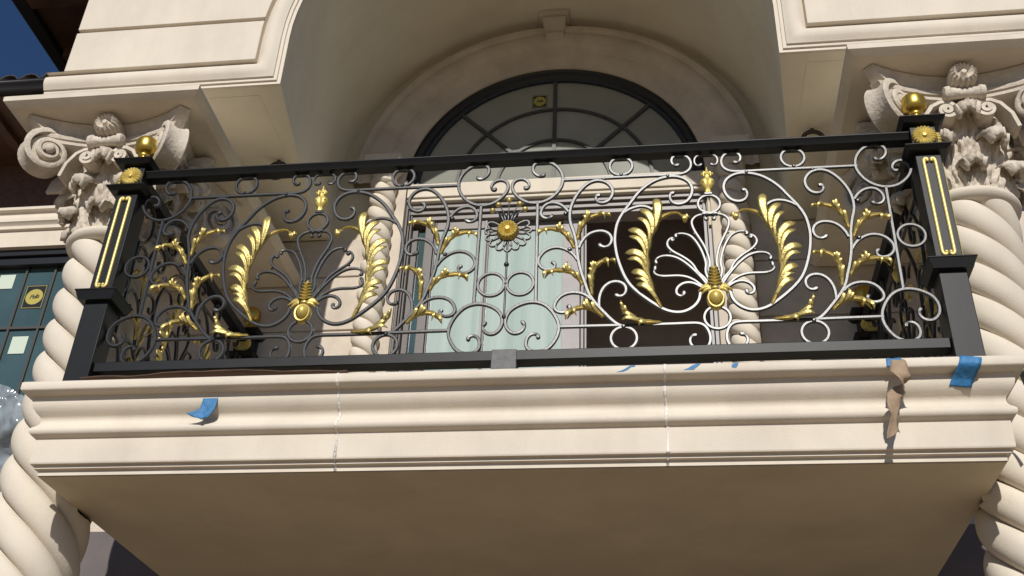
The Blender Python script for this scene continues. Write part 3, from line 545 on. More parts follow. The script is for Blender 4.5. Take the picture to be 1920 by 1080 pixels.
def capital(t, zr):
    """parts of the carved capital; t: column empty with origin at (cx, cy, 0 of the scene)"""
    def rb(z): k = (z-.72)/.42; return .178+.07*max(0, k)**2
    cap = MB()
    # bell with frilled, fluted carving
    rows = []
    for j in range(64):
        z = .715+.44*j/63; row = []
        for i in range(280):
            th = 2*PI*i/280
            fr = .011*math.cos(th*40+2.2*math.sin(z*34+th*4))*(.55+.45*math.sin(z*52+2*math.sin(th*8)))+.014*noise.noise(Vector((math.cos(th)*11, math.sin(th)*11, z*24)))+.008*noise.noise(Vector((math.cos(th)*30, math.sin(th)*30, z*40)))
            r = rb(z)+.012+fr+.018*abs(math.sin((z-.72)*PI/.15))*(1 if z < 1.0 else .4)
            row.append((r*math.cos(th), r*math.sin(th), z))
        rows.append(row)
    cap.grid(rows, close_v=True); cap.cap(rows[-1])
    c = cap.obj('capital', STONE2, t, smooth=45)
    m = MB()
    for k in range(8): m2 = leaf_mesh(-PI/2+k*PI/4, rb, .72, .825, .065, .072, seed=k); m.grid(m2)
    m.obj('lower_leaves', STONE2, c, smooth=45, solid=.02)
    m = MB()
    for k in range(8): m.grid(leaf_mesh(-PI/2+(k+.5)*PI/4, rb, .75, .955, .080, .066, seed=k+20))
    m.obj('middle_leaves', STONE2, c, smooth=45, solid=.02)
    m = MB()
    for k in range(4): m.grid(leaf_mesh(-PI/2+k*PI/2, rb, .86, 1.06, .085, .075, seed=k+40, nlobe=3))
    m.obj('upper_leaves', STONE2, c, smooth=45, solid=.02)
    # corner volutes: a broad band rolled in the diagonal plane
    for k in range(4):
        d = Vector((math.cos(PI/4+k*PI/2), math.sin(PI/4+k*PI/2), 0)); q = Vector((-d.y, d.x, 0))
        m = MB(); cen = (.412, 1.066); sp = spiral(.113, .022, 2.35, 60)
        stem = [(.20, 1.02), (.24, 1.09), (.29, 1.145), (.35, 1.175)]
        line = [(a, b, .046) for a, b in stem]+[(cen[0]+x, cen[1]+z, .052*(1-.2*i/60)+(.03*(i/60))) for i, (x, z) in enumerate(sp)]
        rows = []
        for i, (a, z, hw) in enumerate(line):
            t_ = Vector((line[min(i+1, len(line)-1)][0]-line[max(i-1, 0)][0], line[min(i+1, len(line)-1)][1]-line[max(i-1, 0)][1])).normalized()
            nrm = Vector((-t_.y, t_.x)); th = .011*(1-.35*i/len(line)); sec = []
            for u, v in ((-1, th*.7), (-.86, th*1.5), (-.6, th), (0, th*.2), (.6, th), (.86, th*1.5), (1, th*.7), (1, -th), (.6, -th), (-.6, -th), (-1, -th)):
                P = d*(a+nrm.x*v)+q*(u*hw); sec.append((P.x, P.y, z+nrm.y*v))
            rows.append(sec)
        m.grid(rows, close_v=True); m.cap(rows[0]); m.cap(rows[-1])
        for s in (-1, 1):
            P = d*cen[0]+q*(s*.064); m.sphere((P.x, P.y, cen[1]), .024, 12)
        # recessed web that closes the roll
        rows = []
        for s in (-1, 1):
            rows.append([tuple((d*(cen[0]+.085*math.cos(2*PI*i/20))+q*(s*.036))+Vector((0, 0, cen[1]+.085*math.sin(2*PI*i/20)))) for i in range(20)])
        m.grid(rows, close_v=True); m.cap(rows[0]); m.cap(rows[1])
        m.obj('volute', STONE2, c, smooth=50)
    # small helices near each face centre
    for k in range(4):
        M = Matrix.Rotation(k*PI/2, 4, 'Z')
        for s in (-1, 1):
            m = MB(); sp = spiral(.046, .009, 2.0, 36); rows = []
            ln = [(.10*1-.0, 0.0)]
            stem = [(.185, -.10), (.17, -.03), (.135, .025), (.10, .045)]
            pts = [(s*(x), z+1.035) for x, z in stem]+[(s*(.078-x*1.0), 1.035+z) for x, z in sp]
            for i, (x, z) in enumerate(pts):
                j0, j1 = pts[max(i-1, 0)], pts[min(i+1, len(pts)-1)]; t_ = Vector((j1[0]-j0[0], j1[1]-j0[1])).normalized()
                nx, nz = -t_.y*.008, t_.x*.008; y0, y1 = -.305-.012*i/len(pts), -.225
                rows.append([tuple(M @ Vector((x+nx, y0, z+nz))), tuple(M @ Vector((x-nx, y0, z-nz))), tuple(M @ Vector((x-nx, y1, z-nz))), tuple(M @ Vector((x+nx, y1, z+nz)))])
            m.grid(rows, close_v=True); m.cap(rows[0]); m.cap(rows[-1]); m.obj('helix', STONE2, c, smooth=40)
        # roll under the rosette
        m = MB()
        rows = [[tuple(M @ Vector((x, -.315+r*math.cos(2*PI*i/16), 1.112+r*math.sin(2*PI*i/16)))) for i in range(16)] for x, r in ((-.085, .016), (-.08, .030), (-.06, .033), (-.055, .026), (0, .022), (.055, .026), (.06, .033), (.08, .030), (.085, .016))]
        m.grid(rows, close_v=True); m.cap(rows[0]); m.cap(rows[-1]); m.obj('roll', STONE2, c, smooth=50)
        # rosette on the abacus
        m = MB(); rows = []
        for r, y in ((0.001, -.045), (.010, -.043), (.016, -.026), (.020, -.022), (.036, -.040), (.048, -.030), (.053, -.008), (.050, .06)):
            row = []
            for i in range(64):
                a = 2*PI*i/64; rr = r*(1+(.10*abs(math.sin(a*8)) if r > .018 else 0)); dy = .010*abs(math.sin(a*8)) if .03 < r < .05 else 0
                row.append(tuple(M @ Vector((rr*math.cos(a), -.330+y-dy, 1.182+rr*math.sin(a)))))
            rows.append(row)
        m.grid(rows, close_v=True); m.cap(rows[0]); m.obj('rosette', STONE2, c, smooth=40)
    # abacus: square with concave sides and cut corners
    def outline(h, sag, cut):
        pts = []
        for k in range(4):
            a = -PI/2+k*PI/2; d = Vector((math.cos(a), math.sin(a))); q = Vector((-d.y, d.x))
            for i in range(17):
                u = -1+2*i/16; e = h-sag*(1-u*u); v = (h-cut)*u
                pts.append(d*e+q*v)
        return pts
    m = MB(); rows = []
    for z, h, sag, cut in ((1.118, .30, .05, .05), (1.125, .345, .085, .03), (1.140, .352, .09, .03), (1.144, .362, .09, .03), (1.160, .372, .095, .03), (1.166, .36, .095, .04), (1.178, .352, .10, .045), (1.192, .362, .10, .04), (1.215, .385, .105, .035), (1.231, .392, .105, .035)):
        rows.append([(p.x, p.y, z) for p in outline(h, sag, cut)])
    m.grid(rows, close_v=True); m.cap(rows[0][::-1]); m.cap(rows[-1]); m.obj('abacus', STONE2, c, smooth=35)
    return c
def column(cx, cy, lab, group, s):
    t = thing('twisted_column', lab, 'column', (cx, cy, .048), group)
    m = MB(); m.grid(twisted(.143, .050, 5, 39.5, -.50, .69, .010, 120), close_v=True); m.obj('shaft', STONE, t, smooth=70)
    # lower part: precast shell, broken off along its inner edge
    m = MB(); m.grid(twisted(.143, .050, 5, 39.5, -3.70, -.50, .010, 120), close_v=True)
    o = m.obj('lower_shell', STONE, t, smooth=70); bm = bmesh.new(); bm.from_mesh(o.data)
    def G(): return bm.verts[:]+bm.edges[:]+bm.faces[:]
    bmesh.ops.bisect_plane(bm, geom=G(), plane_co=(-s*.178, 0, 0), plane_no=(1, 0, 0))
    bmesh.ops.bisect_plane(bm, geom=G(), plane_co=(-s*.178, 0, -.545), plane_no=(-s*1.1, 0, 1))
    bad = [f for f in bm.faces if -s*f.calc_center_median().x > .178 and f.calc_center_median().z > -.545-1.1*(-s*f.calc_center_median().x-.178)]
    bmesh.ops.delete(bm, geom=bad, context='FACES')
    for v in bm.verts:
        if v.is_boundary and v.co.z < -.52: v.co += Vector((noise.noise(v.co*38)*.012, 0, noise.noise(v.co*31+Vector((5, 0, 0)))*.02))
    for f in bm.faces: f.smooth = True
    bm.to_mesh(o.data); bm.free()
    m = MB(); m.lathe([(.125, -3.70), (.125, -.53)], seg=32, fac=lambda a, h: 1+.06*math.sin(3*a+h*4)); m.obj('mortar_core', BROKEN, t)
    ring(t); capital(t, .66); return t
def ring(t):
    m = MB()
    m.lathe([(.15, .672), (.184, .674), (.200, .681), (.212, .694), (.215, .706), (.210, .719), (.196, .729), (.18, .733), (.17, .74)], seg=64); m.obj('collar_ring', STONE, t, smooth=50)
cl = column(CXL, CY, 'large twisted stone column with carved capital behind the left railing post', 'big front columns', -1)
cr = column(CXR, CY, 'large twisted stone column with carved capital behind the right railing post', 'big front columns', 1)

# ================================================================ RAILING
rail = thing('balcony_railing', 'black wrought-iron railing with scrolls, gold acanthus leaves and gold-topped corner posts on the balcony', 'railing', (0, 0, ZF))
def rr(o): o.location = (0, 0, -ZF); return o
XP, YE = 1.632, 1.44     # post centre line; back end of the side railings
def frame_run(axis, c, a, b):
    """top and bottom rails between two posts"""
    def bx(m, u0, u1, v0, v1, z0, z1):
        if axis == 'x': m.box(u0, u1, c+v0, c+v1, z0, z1)
        else: m.box(c+v0, c+v1, u0, u1, z0, z1)
    m = MB(); 
    sec = [(-.024, .884), (-.026, .888), (-.037, .905), (-.0395, .908), (-.0395, .911), (-.037, .914), (-.022, .922), (0, .925), (.022, .922), (.037, .914), (.0395, .911), (.0395, .908), (.037, .905), (.026, .888), (.024, .884)]
    m.grid([[(u, c+y, z) if axis == 'x' else (c+y, u, z) for y, z in sec] for u in (a, b)], close_v=True); rr(m.obj('top_rail', STEEL, rail, smooth=25))
    m = MB(); bx(m, a, b, -.03, .03, -.060, -.018); rr(m.obj('bottom_rail', STEEL, rail, bevel=.003))
frame_run('x', 0, -XP+.051, XP-.051)
for s in (-1, 1): frame_run('y', s*XP, .051, YE-.03)
m = MB(); m.box(-.035, .058, -.036, .036, ZF, -.0165); rr(m.obj('rail_foot', PRIMER, rail, bevel=.002))

# ---- posts
def collar(m, x, y, z0, z1):
    rows = [[(x+a*h, y+b*h, z) for a, b in ((-1, -1), (1, -1), (1, 1), (-1, 1))] for h, z in ((.060, z0), (.070, z0+.001), (.083, z1-.008), (.0865, z1-.005), (.0865, z1-.003), (.084, z1), (.05, z1+.0005))]
    m.grid(rows, close_v=True); m.cap(rows[0][::-1]); m.cap(rows[-1])
def post(x, y, back=False):
    m = MB(); m.box(x-.05, x+.05, y-.05, y+.05, ZF, .245); m.box(x-.048, x+.048, y-.048, y+.048, .2905, .79); m.box(x-.049, x+.049, y-.049, y+.049, .8145, .932)
    p = rr(m.obj('post', STEEL, rail, bevel=.003))
    m = MB(); collar(m, x, y, .2455, .290); m.obj('collar', STEEL, p, smooth=25)
    m = MB(); collar(m, x, y, .7905, .814); m.obj('collar', STEEL, p, smooth=25)
    m = MB(); collar(m, x, y, .9325, .957); m.obj('cap_plate', STEEL, p, smooth=25)
    m = MB(); m.lathe([(.030, .957), (.030, .995), (.024, 1.0), (.0215, 1.016), (.027, 1.021), (.027, 1.030), (.0225, 1.035), (.032, 1.041), (.044, 1.050), (.0485, 1.060), (.0500, 1.072), (.0500, 1.092), (.0475, 1.105), (.040, 1.115), (.036, 1.118), (.022, 1.125), (.004, 1.128)], (x, y, 0), 16)
    m.obj('finial', GOLDPOL, p, smooth=50)
    for k in range(4):
        if k not in ((0,) if back else (0, 1 if x > 0 else 3)): continue
        M = Matrix.Translation((x, y, 0)) @ Matrix.Rotation(k*PI/2, 4, 'Z')
        m = MB(); rows = []
        for r, d in ((.001, -.020), (.007, -.019), (.010, -.010), (.016, -.007), (.034, -.014), (.043, -.009), (.045, 0)):
            rows.append([tuple(M @ Vector((r*(1+(.07*abs(math.sin(a*10)) if r > .012 else 0))*math.cos(a), -.050+d-(.004*abs(math.sin(a*10)) if .012 < r < .044 else 0), .872+r*(1+(.07*abs(math.sin(a*10)) if r > .012 else 0))*math.sin(a)))) for a in [2*PI*i/80 for i in range(80)]])
        m.grid(rows, close_v=True); m.cap(rows[0]); m.obj('rosette', GOLDB, p, smooth=40)
        m = MB()
        for s in (-1, 1):
            pts = [(s*.006, .322), (s*.009, .316), (s*.015, .315), (s*.0205, .321), (s*.0215, .333)]+[(s*.0215, .34+.0405*i) for i in range(11)]+[(s*.0205, .757), (s*.015, .763), (s*.009, .762), (s*.006, .756)]
            m.tube([M @ Vector((a, -.051, z)) for a, z in [(v.x, v.y) for v in spline(pts, .006, 2)]], .0068, 8)
            for z in (.326, .752): m.sphere(M @ Vector((s*.0078, -.053, z)), .0072, 10)
        m.obj('inlay', GOLDFLAT, p, smooth=60)
    return p
post(-XP, 0); post(XP, 0)
post(-XP, YE, True); post(XP, YE, True)

# ---- the forged scrollwork: one half motif is built at the motif centre, everything else is a copy
def leafshape(sp, lobes, bulge, r0, kw=.52, kl=1.0, pointed=False):
    m = MB(); S_ = spline(sp, .008, 3); n = len(S_)
    # centre vein with a folded blade
    rows = []
    for i, p in enumerate(S_):
        t = i/(n-1); d = (S_[min(i+1, n-1)]-S_[max(i-1, 0)]).normalized(); nx, nz = -d.y, d.x
        w = r0*(.30+1.0*math.sin(PI*min(1, .08+t*.88))**.8)*(1 if t < .82 else 1-.85*(t-.82)/.18)
        yy = -bulge*math.sin(PI*min(1, t*1.05))-.004
        rows.append([(p.x+nx*w*(1+.22*math.sin(t*40)), yy+.003, p.y+nz*w*(1+.22*math.sin(t*40))), (p.x+nx*w*.5, yy-.004, p.y+nz*w*.5), (p.x, yy-.001, p.y), (p.x-nx*w*.5, yy-.004, p.y-nz*w*.5), (p.x-nx*w*(1+.12*math.sin(t*33)), yy+.003, p.y-nz*w*(1+.12*math.sin(t*33)))])
    m.grid(rows)
    for b, t, w in lobes:
        B = Vector((b[0], b[1])); T = Vector((t[0], t[1])); k = min(range(n), key=lambda i: (S_[i].x-B.x)**2+(S_[i].y-B.y)**2)
        d = (S_[min(k+1, n-1)]-S_[max(k-1, 0)]).normalized(); d = Vector((d.x, d.y)); L = (T-B).length; T = B+(T-B)*kl; L *= kl
        if d.dot(T-B) < 0: d = -d
        Cn = B+d*L*.62; y0 = -bulge*math.sin(PI*min(1, k/(n-1)*1.05))-.004; rows = []
        for i in range(11):
            u = i/10; P = B*(1-u)**2+Cn*2*u*(1-u)+T*u*u; tn = ((Cn-B)*(1-u)+(T-Cn)*u).normalized(); N = Vector((-tn.y, tn.x))
            ww_ = w*kw*((.30+.85*math.sin(PI*min(1, u*.62+.06))**1.3)*(1 if u < .8 else math.sqrt(max(.05, 1-((u-.8)/.21)**2))) if not pointed else (.55+.6*math.sin(PI*min(1, u*.7+.1)))*(1-u**3*.92))
            yy = y0-.018*math.sin(PI*u*.75)*min(1, L/.05)+.010*max(0, u-.75)/.25; row = []
            for j in range(7):
                v = j/3-1; q = P+N*(ww_*v)
                row.append((q.x, yy-.34*ww_*(1-v*v)+.22*ww_*math.exp(-(v/.30)**2), q.y))
            rows.append(row)
        m.grid(rows)
    return m
WELD = {'top': ((.155, .775, .009), (.41, .774, .008)), 'bot': ((.3418, .083, .010),), 'br1': ((.562, .61, .010),), 'br3': ((.545, .437, .010),), 'lobe2a': ((.064, .487, .0055),), 'lobe3a': ((.159, .4045, .0055),)}
def half_motif():
    P = {}
    def one(key, name, keys, **kw):
        m = MB()
        for k in keys: bar(m, MOTIF[k], **kw)
        for x, z, r in WELD.get(key, ()): m.sphere((x, -.003, z), r, 10)
        P[key] = rr(m.obj(name, IRON, rail, smooth=32))
    one('big', 'big_scroll', ['big_scroll'], w=.0140, dep=.014)
    one('tie', 'tie_bar', ['tie_scroll'], w=.0125, dep=.012, curl=())
    one('base', 'base_scroll', ['base_scroll'], w=.0125, dep=.012, curl=(1,))
    for k in ('lobe1', 'lobe2a', 'lobe2b', 'lobe3a', 'lobe3b'): one(k, 'palmette_bar', [k], w=.0105, dep=.012, step=.004)
    one('top', 'rail_scroll', ['top_scroll'], w=.0125, dep=.0125)
    one('mini', 'small_scroll', ['mini_scroll'], w=.009, dep=.010, step=.004)
    one('stem', 'hooked_stem', ['j_scroll'], w=.0140, dep=.014)
    for k in range(1, 6): one('br%d' % k, 'branch_scroll', ['branch%d' % k], w=.0130, dep=.0125, curl=(1,))
    one('bot', 'rail_scroll', ['bottom_scroll'], w=.0125, dep=.0125)
    for k, c, r in (('rt', (.340, .8385), .0455), ('rb', (.3418, .0335), .0475)):
        m = MB(); ringbar(m, c, r); m.sphere((c[0], -.003, c[1]+(-r if k == 'rt' else r)), .009, 10); P[k] = rr(m.obj('ring', IRON, rail, smooth=32))
    m = leafshape(*LEAVES['acanthus'], .026, .009, .42, 1.08); P['ac'] = rr(m.obj('acanthus_leaf', GOLD, rail, smooth=45, solid=.0022))
    for k in 'abcdef':
        m = leafshape(*LEAVES['sprig_'+k], .013, .0088, .40, 1.2, True); P['s'+k] = rr(m.obj('leaf_sprig', GOLD, rail, smooth=45, solid=.0018))
    return P
def centre_motif():
    P = {}
    m = MB(); ringbar(m, (0, .628), .0425, .0115); P['r1'] = rr(m.obj('ring', IRON, rail, smooth=32))
    m = MB(); ringbar(m, (.001, .109), .0475, .0115); P['r2'] = rr(m.obj('ring', IRON, rail, smooth=32))
    # gold spear finial
    m = MB(); m.lathe([(.010, .682), (.013, .690), (.011, .700), (.018, .706), (.026, .722), (.029, .738), (.022, .750), (.012, .757), (.010, .764), (.015, .770), (.011, .780), (.006, .792), (.003, .806), (.0008, .816)], seg=20, fac=lambda a, h: .55+.45*abs(math.cos(a)))
    for s in (-1, 1):
        for c, r, z in ((.019, .010, .772), (.020, .011, .733)):
            m.tube([(s*(.004+(c-.004)*t+r*.4*math.sin(t*5)), -.010, z+r*math.sin(t*4.6)*1.0) for t in [i/14 for i in range(15)]], .0042, 8)
        m.sphere((s*.020, -.011, .770), .006, 10); m.sphere((s*.017, -.014, .733), .0065, 10)
    P['spear'] = rr(m.obj('spear_finial', GOLDB, rail, smooth=50))
    m = MB(); m.box(-.016, .016, -.010, .010, .671, .683); P['sp0'] = rr(m.obj('spear_socket', IRON, rail, bevel=.002))
    m = MB(); m.box(-.030, .030, -.009, .009, .575, .586)
    for s in (-1, 1): m.sphere((s*.012, -.006, .572), .008, 10)
    P['clip'] = rr(m.obj('clip', IRON, rail, bevel=.002))
    # gold flower bud: egg in a shield, chevrons, ears
    m = MB()
    rows = []
    for r, d in ((.001, -.034), (.010, -.032), (.018, -.024), (.0225, -.012), (.024, -.008)): rows.append([(r*math.cos(a), d, .192+1.18*r*math.sin(a)*(1 if math.sin(a) > 0 else 1.12)) for a in [2*PI*i/28 for i in range(28)]])
    m.grid(rows, close_v=True); m.cap(rows[0])
    rows = []
    for r, d in ((.0245, -.006), (.026, -.017), (.030, -.018), (.033, -.008), (.033, .004)): rows.append([(r*math.cos(a), d, .188+1.15*r*math.sin(a)*(1 if math.sin(a) > 0 else 1.2)) for a in [2*PI*i/28 for i in range(28)]])
    m.grid(rows, close_v=True)
    for k in range(6):
        z = .238+k*.0135; w_ = .0265*(1-k*.075); h = .013
        for s in (-1, 1): m.grid([[(0, -.020+.001*k, z), (s*w_*.5, -.019, z+h*.55), (s*w_, -.008, z+h)], [(0, -.024, z+.005), (s*w_*.5, -.022, z+h*.55+.006), (s*w_*1.05, -.008, z+h+.006)], [(0, -.018, z+.012), (s*w_*.5, -.015, z+h*.55+.011), (s*w_, -.006, z+h+.011)]])
    m.lathe([(.014, .232), (.013, .26), (.010, .30), (.008, .325), (.002, .338)], (0, -.004, 0), 14)
    for s in (-1, 1):
        for dz, L in ((0, 1), (-.010, .75), (.008, .8)):
            rows = []
            for i in range(9):
                u = i/8; ww_ = .0085*math.sin(PI*min(1, .15+u*.8))+.001
                rows.append([(s*(.016+.047*u*L), -.016+.008*u-.006*(1-v*v), .228+dz*(.4+u)+.012*math.sin(u*2.4)-.016*u*u+ww_*v) for v in (-1, -.5, 0, .5, 1)])
            m.grid(rows)
    P['bud'] = rr(m.obj('flower_bud', GOLDB, rail, smooth=45, solid=.0015))
    return P
HM = half_motif(); CM_ = centre_motif()
def centre_unit():
    P = {}
    for k, nm in (('top_double', 'double_scroll'), ('side_bar', 'upright_bar'), ('bottom_double', 'double_scroll')):
        m = MB(); bar(m, CENTRE[k], w=.0135, dep=.0135, curl=(0, 1) if k != 'side_bar' else ()); P[k] = rr(m.obj(nm, IRON, rail, smooth=32))
    return P
CU = centre_unit()
m = MB(); ringbar(m, (.0565, .290), .0515, .012); RC = {'r': rr(m.obj('ring', IRON, rail, smooth=32))}
m = MB(); ringbar(m, (.054, .440), .050, .012); RE = {'r': rr(m.obj('ring', IRON, rail, smooth=32))}
RE['r'].location.x = -2*.7905
def place(P, x, sx, axis='x', fixed=0, sc=1):
    for o in P.values():
        if axis == 'x': copy_part(o, rail, (x, 0, -ZF), (sx, 1, 1))
        else: copy_part(o, rail, (fixed, x, -ZF), (sx*sc, 1, 1), PI/2)
CMX = .7905
first = True
for o in HM.values(): o.location.x = CMX
for o in CM_.values(): o.location.x = CMX
place(HM, CMX, -1); place(HM, -CMX, 1); place(HM, -CMX, -1); place(CM_, -CMX, 1)
place(CU, 0, -1); place(RC, 0, -1); place(RE, 2*CMX, -1)
place(CU, 2*CMX-.0, -1); place(CU, -2*CMX, 1)
# side runs: one motif each
sc = .86
for s in (-1, 1):
    yc = (YE)/2
    place(HM, yc, 1, 'y', s*XP, sc); place(HM, yc, -1, 'y', s*XP, sc); place(CM_, yc, 1, 'y', s*XP, sc)
    place(CU, yc+sc*CMX, -1, 'y', s*XP, sc); place(CU, yc-sc*CMX, 1, 'y', s*XP, sc); place(RE, yc+sc*CMX, -1, 'y', s*XP, sc); place(RE, yc-sc*CMX, 1, 'y', s*XP, sc)

# ---- flower in the middle panel
fz = .536
m = MB(); rows = []
for r, d in ((.001, -.036), (.008, -.035), (.013, -.026), (.015, -.018), (.019, -.016), (.030, -.028), (.038, -.024), (.044, -.008), (.043, .006)):
    rows.append([(r*(1+(.03*abs(math.sin(a*9)) if r > .018 else 0))*math.cos(a), d-(.006*abs(math.sin(a*9)) if .018 < r < .043 else 0), fz+r*math.sin(a)) for a in [2*PI*i/108 for i in range(108)]])
m.grid(rows, close_v=True); m.cap(rows[0]); m.cap(rows[-1]); rr(m.obj('gold_rosette', GOLDB, rail, smooth=45))
m = MB()
for k in range(13):
    a = math.radians(-90+ (k-6)*23.5+ (0)); 
    if abs(k-6) > 5.2: continue
    d = Vector((math.cos(a), math.sin(a))); q = Vector((-d.y, d.x)); pts = []
    for i in range(15):
        t = PI*i/14; u = math.sin(t)**.8; pts.append((d.x*(.036+.058*u)+q.x*.0195*math.cos(t)*(.55+.65*u), d.y*(.036+.058*u)+q.y*.0195*math.cos(t)*(.55+.65*u)+fz))
    bar(m, pts, w=.0072, dep=.012, curl=(), step=.004)
rr(m.obj('petals', IRON, rail, smooth=32))
m = MB(); mg = []
for x, z in ((0, .688), (.043, .6676), (-.043, .6676), (.0655, .6395), (-.0655, .6395)):
    m.tube([(v.x, -.006-.004*(1-abs(x)/.07), v.y) for v in spline([(x*.18, .575), (x*.30, .60), (x*.62, .60+(z-.60)*.62), (x, z)], .006, 2)], .0024, 8)
    b = MB(); b.sphere((x, -.008, z), .0115, 16); rr(b.obj('gold_ball', GOLD, rail, smooth=180))
for x in (0, .017, -.017, .03, -.03):
    m.tube([(x*.5, -.008, .572), (x*.75, -.010, .592), (x*1.05, -.009, .612), (x*1.2, -.008, .622)], .0075, 8, taper=lambda t: .55+.6*math.sin(PI*min(1, t*.9)))
m.tube([(0, -.002, .50), (0, -.002, .145)], .0042, 8); m.sphere((0, -.004, .3785), .0105, 12); m.sphere((0, -.003, .14), .010, 10); m.sphere((0, -.002, .29), .007, 10)
rr(m.obj('flower_stem', IRON, rail, smooth=60))

# two iron rings hanging from the beam soffit behind the railing
HOOK = mat('dark_brown_iron', (.045, .03, .022), .6)
for x, y, lab in ((-1.345, .757, 'dark iron ring hanging from the left beam soffit just above the top rail'), (1.359, .732, 'dark iron ring hanging from the right beam soffit just above the top rail')):
    m = MB(); ringbar(m, (0, 0), .050, .018, .018); m.box(-.008, .008, -.008, .008, .05, .068)
    o = m.obj('hanging_ring', HOOK, smooth=50); o.location = (x, y, 1.536); tag(o, lab, 'ring', 'iron rings under the beams')

# ================================================================ TAPE, PAPER, BOARD
def strip(name, pts, wid, m_, lab, cat, wob=.0, thick=.0008, skew=0, seed=0, group=None, torn=.3):
    """thin strip: pts are (x, y, z) down its centre line, widths along X"""
    P = spline(pts, .006, 1); rows = []; n = len(P)
    for i, p in enumerate(P):
        t = i/(n-1); h = wid/2*(1+wob*noise.noise(Vector((seed, t*5, 0)))); row = []
        tw = wid_twist(t, seed, wob)
        for j in range(7):
            u = j/3-1; edge = torn*.01*noise.noise(Vector((u*4, seed*3.1, i)))*(1 if i in (0, n-1) else 0)
            row.append((p.x+h*u*math.cos(tw), p.y+h*u*math.sin(tw)-.004*wob*(1-u*u), p.z+skew*u*h+edge))
        rows.append(row)
    mb = MB(); mb.grid(rows); o = mb.obj(name, m_, smooth=60, solid=thick); return tag(o, lab, cat, group)
def wid_twist(t, seed, wob): return wob*1.6*math.sin(t*4.2+seed)
def on_fascia(x, z0, z1, off=.0022):
    """points following the fascia profile between two heights"""
    pr = [(o, z) for o, z in PROF[1:]]; out = []
    k = 14
    for i in range(k+1):
        z = z0+(z1-z0)*i/k
        for (o0, a), (o1, b) in zip(pr[:-1], pr[1:]):
            if b <= z <= a: out.append((x, -(o0+(o1-o0)*((a-z)/max(1e-6, a-b)))-off, z)); break
    return out
# right: wide tape over the lip
a = [(1.600, -.10, ZF+.0015), (1.60, -.140, ZF+.0015), (1.5995, -.1515, -.163), (1.598, -.1530, -.172), (1.592, -.1535, -.190), (1.586, -.140, -.203), (1.578, -.122, -.216), (1.571, -.109, -.227), (1.566, -.1035, -.238), (1.563, -.098, -.247)]
strip('tape_strip', a, .070, TAPE, 'wide blue tape folded over the balcony edge below the right post', 'tape', 0, .0007, skew=-.10, seed=2, group='blue tape on the balcony edge')
# left: torn tape peeling off the cove, its lower end curled up to the left
m = MB(); rows = []
for i in range(15):
    t = i/14; z = -.226-.088*t; k = max(0, (t-.5)/.5); y = -.107-.004*t
    row = []
    for jx in range(11):
        u = jx/5-1; l = max(0, -u); x = -1.046-.016*t*t+.028*u-.030*k**1.2*l-.010*k*max(0, u)
        row.append((x, y-.016*k*l**1.5+.003*math.sin(u*4+t*5)*t, z+.020*k*l+.012*k*k*max(0, u)+.0015*math.sin(u*23)*(i == 14)))
    rows.append(row)
m.grid(rows); tag(m.obj('tape_strip', TAPE, smooth=50, solid=.0007), 'curled torn blue tape on the left part of the balcony moulding', 'tape', 'blue tape on the balcony edge')
# tape holding the kraft paper strip
a = [(1.352, -.10, ZF+.0015), (1.352, -.140, ZF+.0015), (1.352, -.1515, -.163), (1.352, -.1530, -.172), (1.351, -.1535, -.185), (1.350, -.1535, -.192)]
strip('tape_strip', a, .050, TAPE, 'blue tape holding the brown paper strip to the balcony edge', 'tape', 0, .0007, skew=.05, seed=3, group='blue tape on the balcony edge')
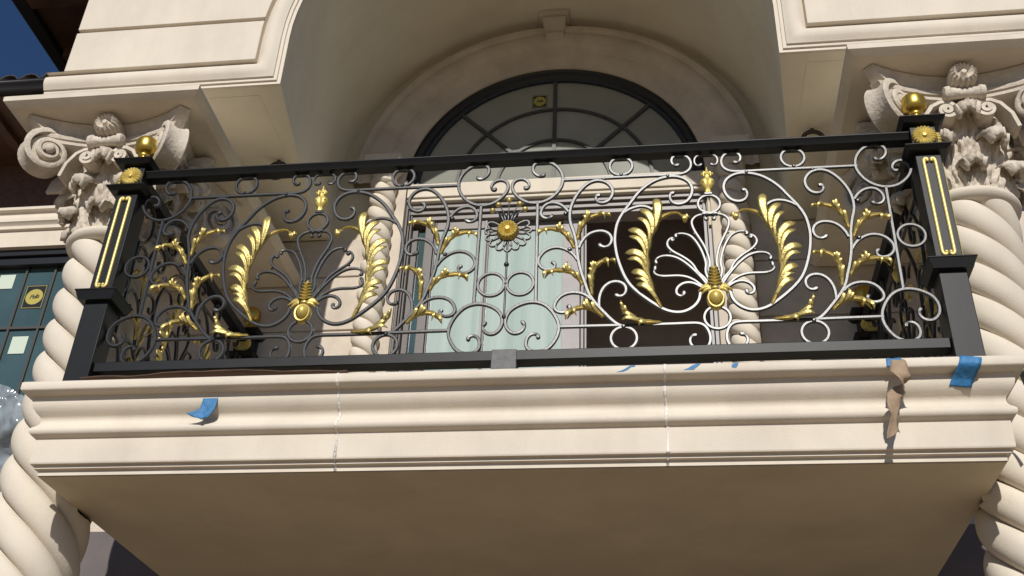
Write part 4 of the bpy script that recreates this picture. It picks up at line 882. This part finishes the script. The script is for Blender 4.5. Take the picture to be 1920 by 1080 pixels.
# centre x, y, z, half width, turn about the vertical, cup
KP = [(1.362, -0.156, -0.170, .020, .0, .000), (1.360, -0.166, -0.189, .026, .05, .003), (1.358, -0.176, -0.213, .030, .10, .006), (1.358, -0.184, -0.237, .034, .15, .010), (1.353, -0.186, -0.254, .031, .75, .014),
      (1.345, -0.184, -0.275, .030, 1.75, .016), (1.338, -0.180, -0.299, .029, 2.35, .016), (1.331, -0.175, -0.318, .026, 2.95, .010), (1.327, -0.169, -0.337, .023, 3.25, .006), (1.324, -0.162, -0.363, .016, 3.5, .004),
      (1.322, -0.155, -0.385, .010, 3.9, .003), (1.318, -0.150, -0.404, .014, 3.6, .004), (1.312, -0.146, -0.428, .019, 3.3, .004), (1.306, -0.142, -0.445, .016, 3.2, .002)]
rows = []; n = len(KP)
for q in range(3*(n-1)+1):
    i, f = min(q//3, n-2), (q-3*min(q//3, n-2))/3; f = f*f*(3-2*f)
    x, y, z, h, tw, cup = [a+(b-a)*f for a, b in zip(KP[i], KP[i+1])]
    h *= 1+.16*noise.noise(Vector((q*.55, 9, 0))); rows.append([(x+h*u*math.cos(tw)-cup*(1-u*u)*math.sin(tw)*-1, y+h*u*math.sin(tw)-cup*(1-u*u)*math.cos(tw), z+.010*u*math.sin(q*.45)+.0035*noise.noise(Vector((u*3, q*.7, 4)))+(.004*noise.noise(Vector((u*5, q, 0))) if q in (0, 3*(n-1)) else 0)) for u in (-1, -.66, -.33, 0, .33, .66, 1)])
m = MB(); m.grid(rows); tag(m.obj('paper_strip', PAPER, smooth=50, solid=.001), 'twisted torn brown paper strip hanging from the balcony edge', 'paper strip')
# small tape scraps along the lip
for poly, lab in (([(.426, -.0285), (.448, -.0275), (.463, -.0215), (.476, -.011), (.490, -.009), (.489, -.005), (.473, -.005), (.462, -.0115), (.450, -.0195), (.438, -.0245)], 'small blue tape scrap on the balcony lip left of the right mortar joint'),
        ([(.655, -.0270), (.688, -.0275), (.703, -.0150), (.714, -.005), (.697, -.005), (.684, -.011), (.671, -.020)], 'small blue tape scrap on the balcony lip just right of the right mortar joint'),
        ([(.818, -.0225), (.832, -.0240), (.838, -.0150), (.841, -.005), (.824, -.006), (.817, -.014)], 'smallest blue tape scrap on the balcony lip, farthest right of the three little scraps')):
    m = MB(); m.prism([(x, ZF+z) for x, z in poly], -.1512, -.1503); tag(m.obj('tape_scrap', TAPE), lab, 'tape', 'blue tape scraps on the balcony lip')
# tape flag at the far right corner
m = MB(); m.grid([[(1.775, -.05, -.185), (1.800, -.155, -.165)], [(1.782, -.045, -.215), (1.812, -.150, -.225)], [(1.790, -.04, -.24), (1.80, -.120, -.25)]]); tag(m.obj('tape_strip', mat('grey_green_tape', (.20, .30, .30), .4), solid=.0007), 'greyish tape flap at the right corner of the balcony edge', 'tape')
# long dark kraft board lying under the bottom rail at left
rows = []
for i in range(40):
    t = i/39; x = -1.56+1.02*t; lift = .010+.014*math.sin(PI*t)**2+.006*noise.noise(Vector((t*6, 0, 0))); row = []
    for j in range(5):
        u = j/4; row.append((x+.012*noise.noise(Vector((0, u*4, t*9))), -.135+.20*u+.010*noise.noise(Vector((t*8, 2, 0))), ZF+.006+lift*(1-u)*1.0+.004*noise.noise(Vector((t*14, u*3, 1)))))
    rows.append(row)
m = MB(); m.grid(rows); tag(m.obj('kraft_board', CARD, smooth=30, solid=.004), 'long strip of dark brown kraft board tucked under the left part of the bottom rail', 'board')
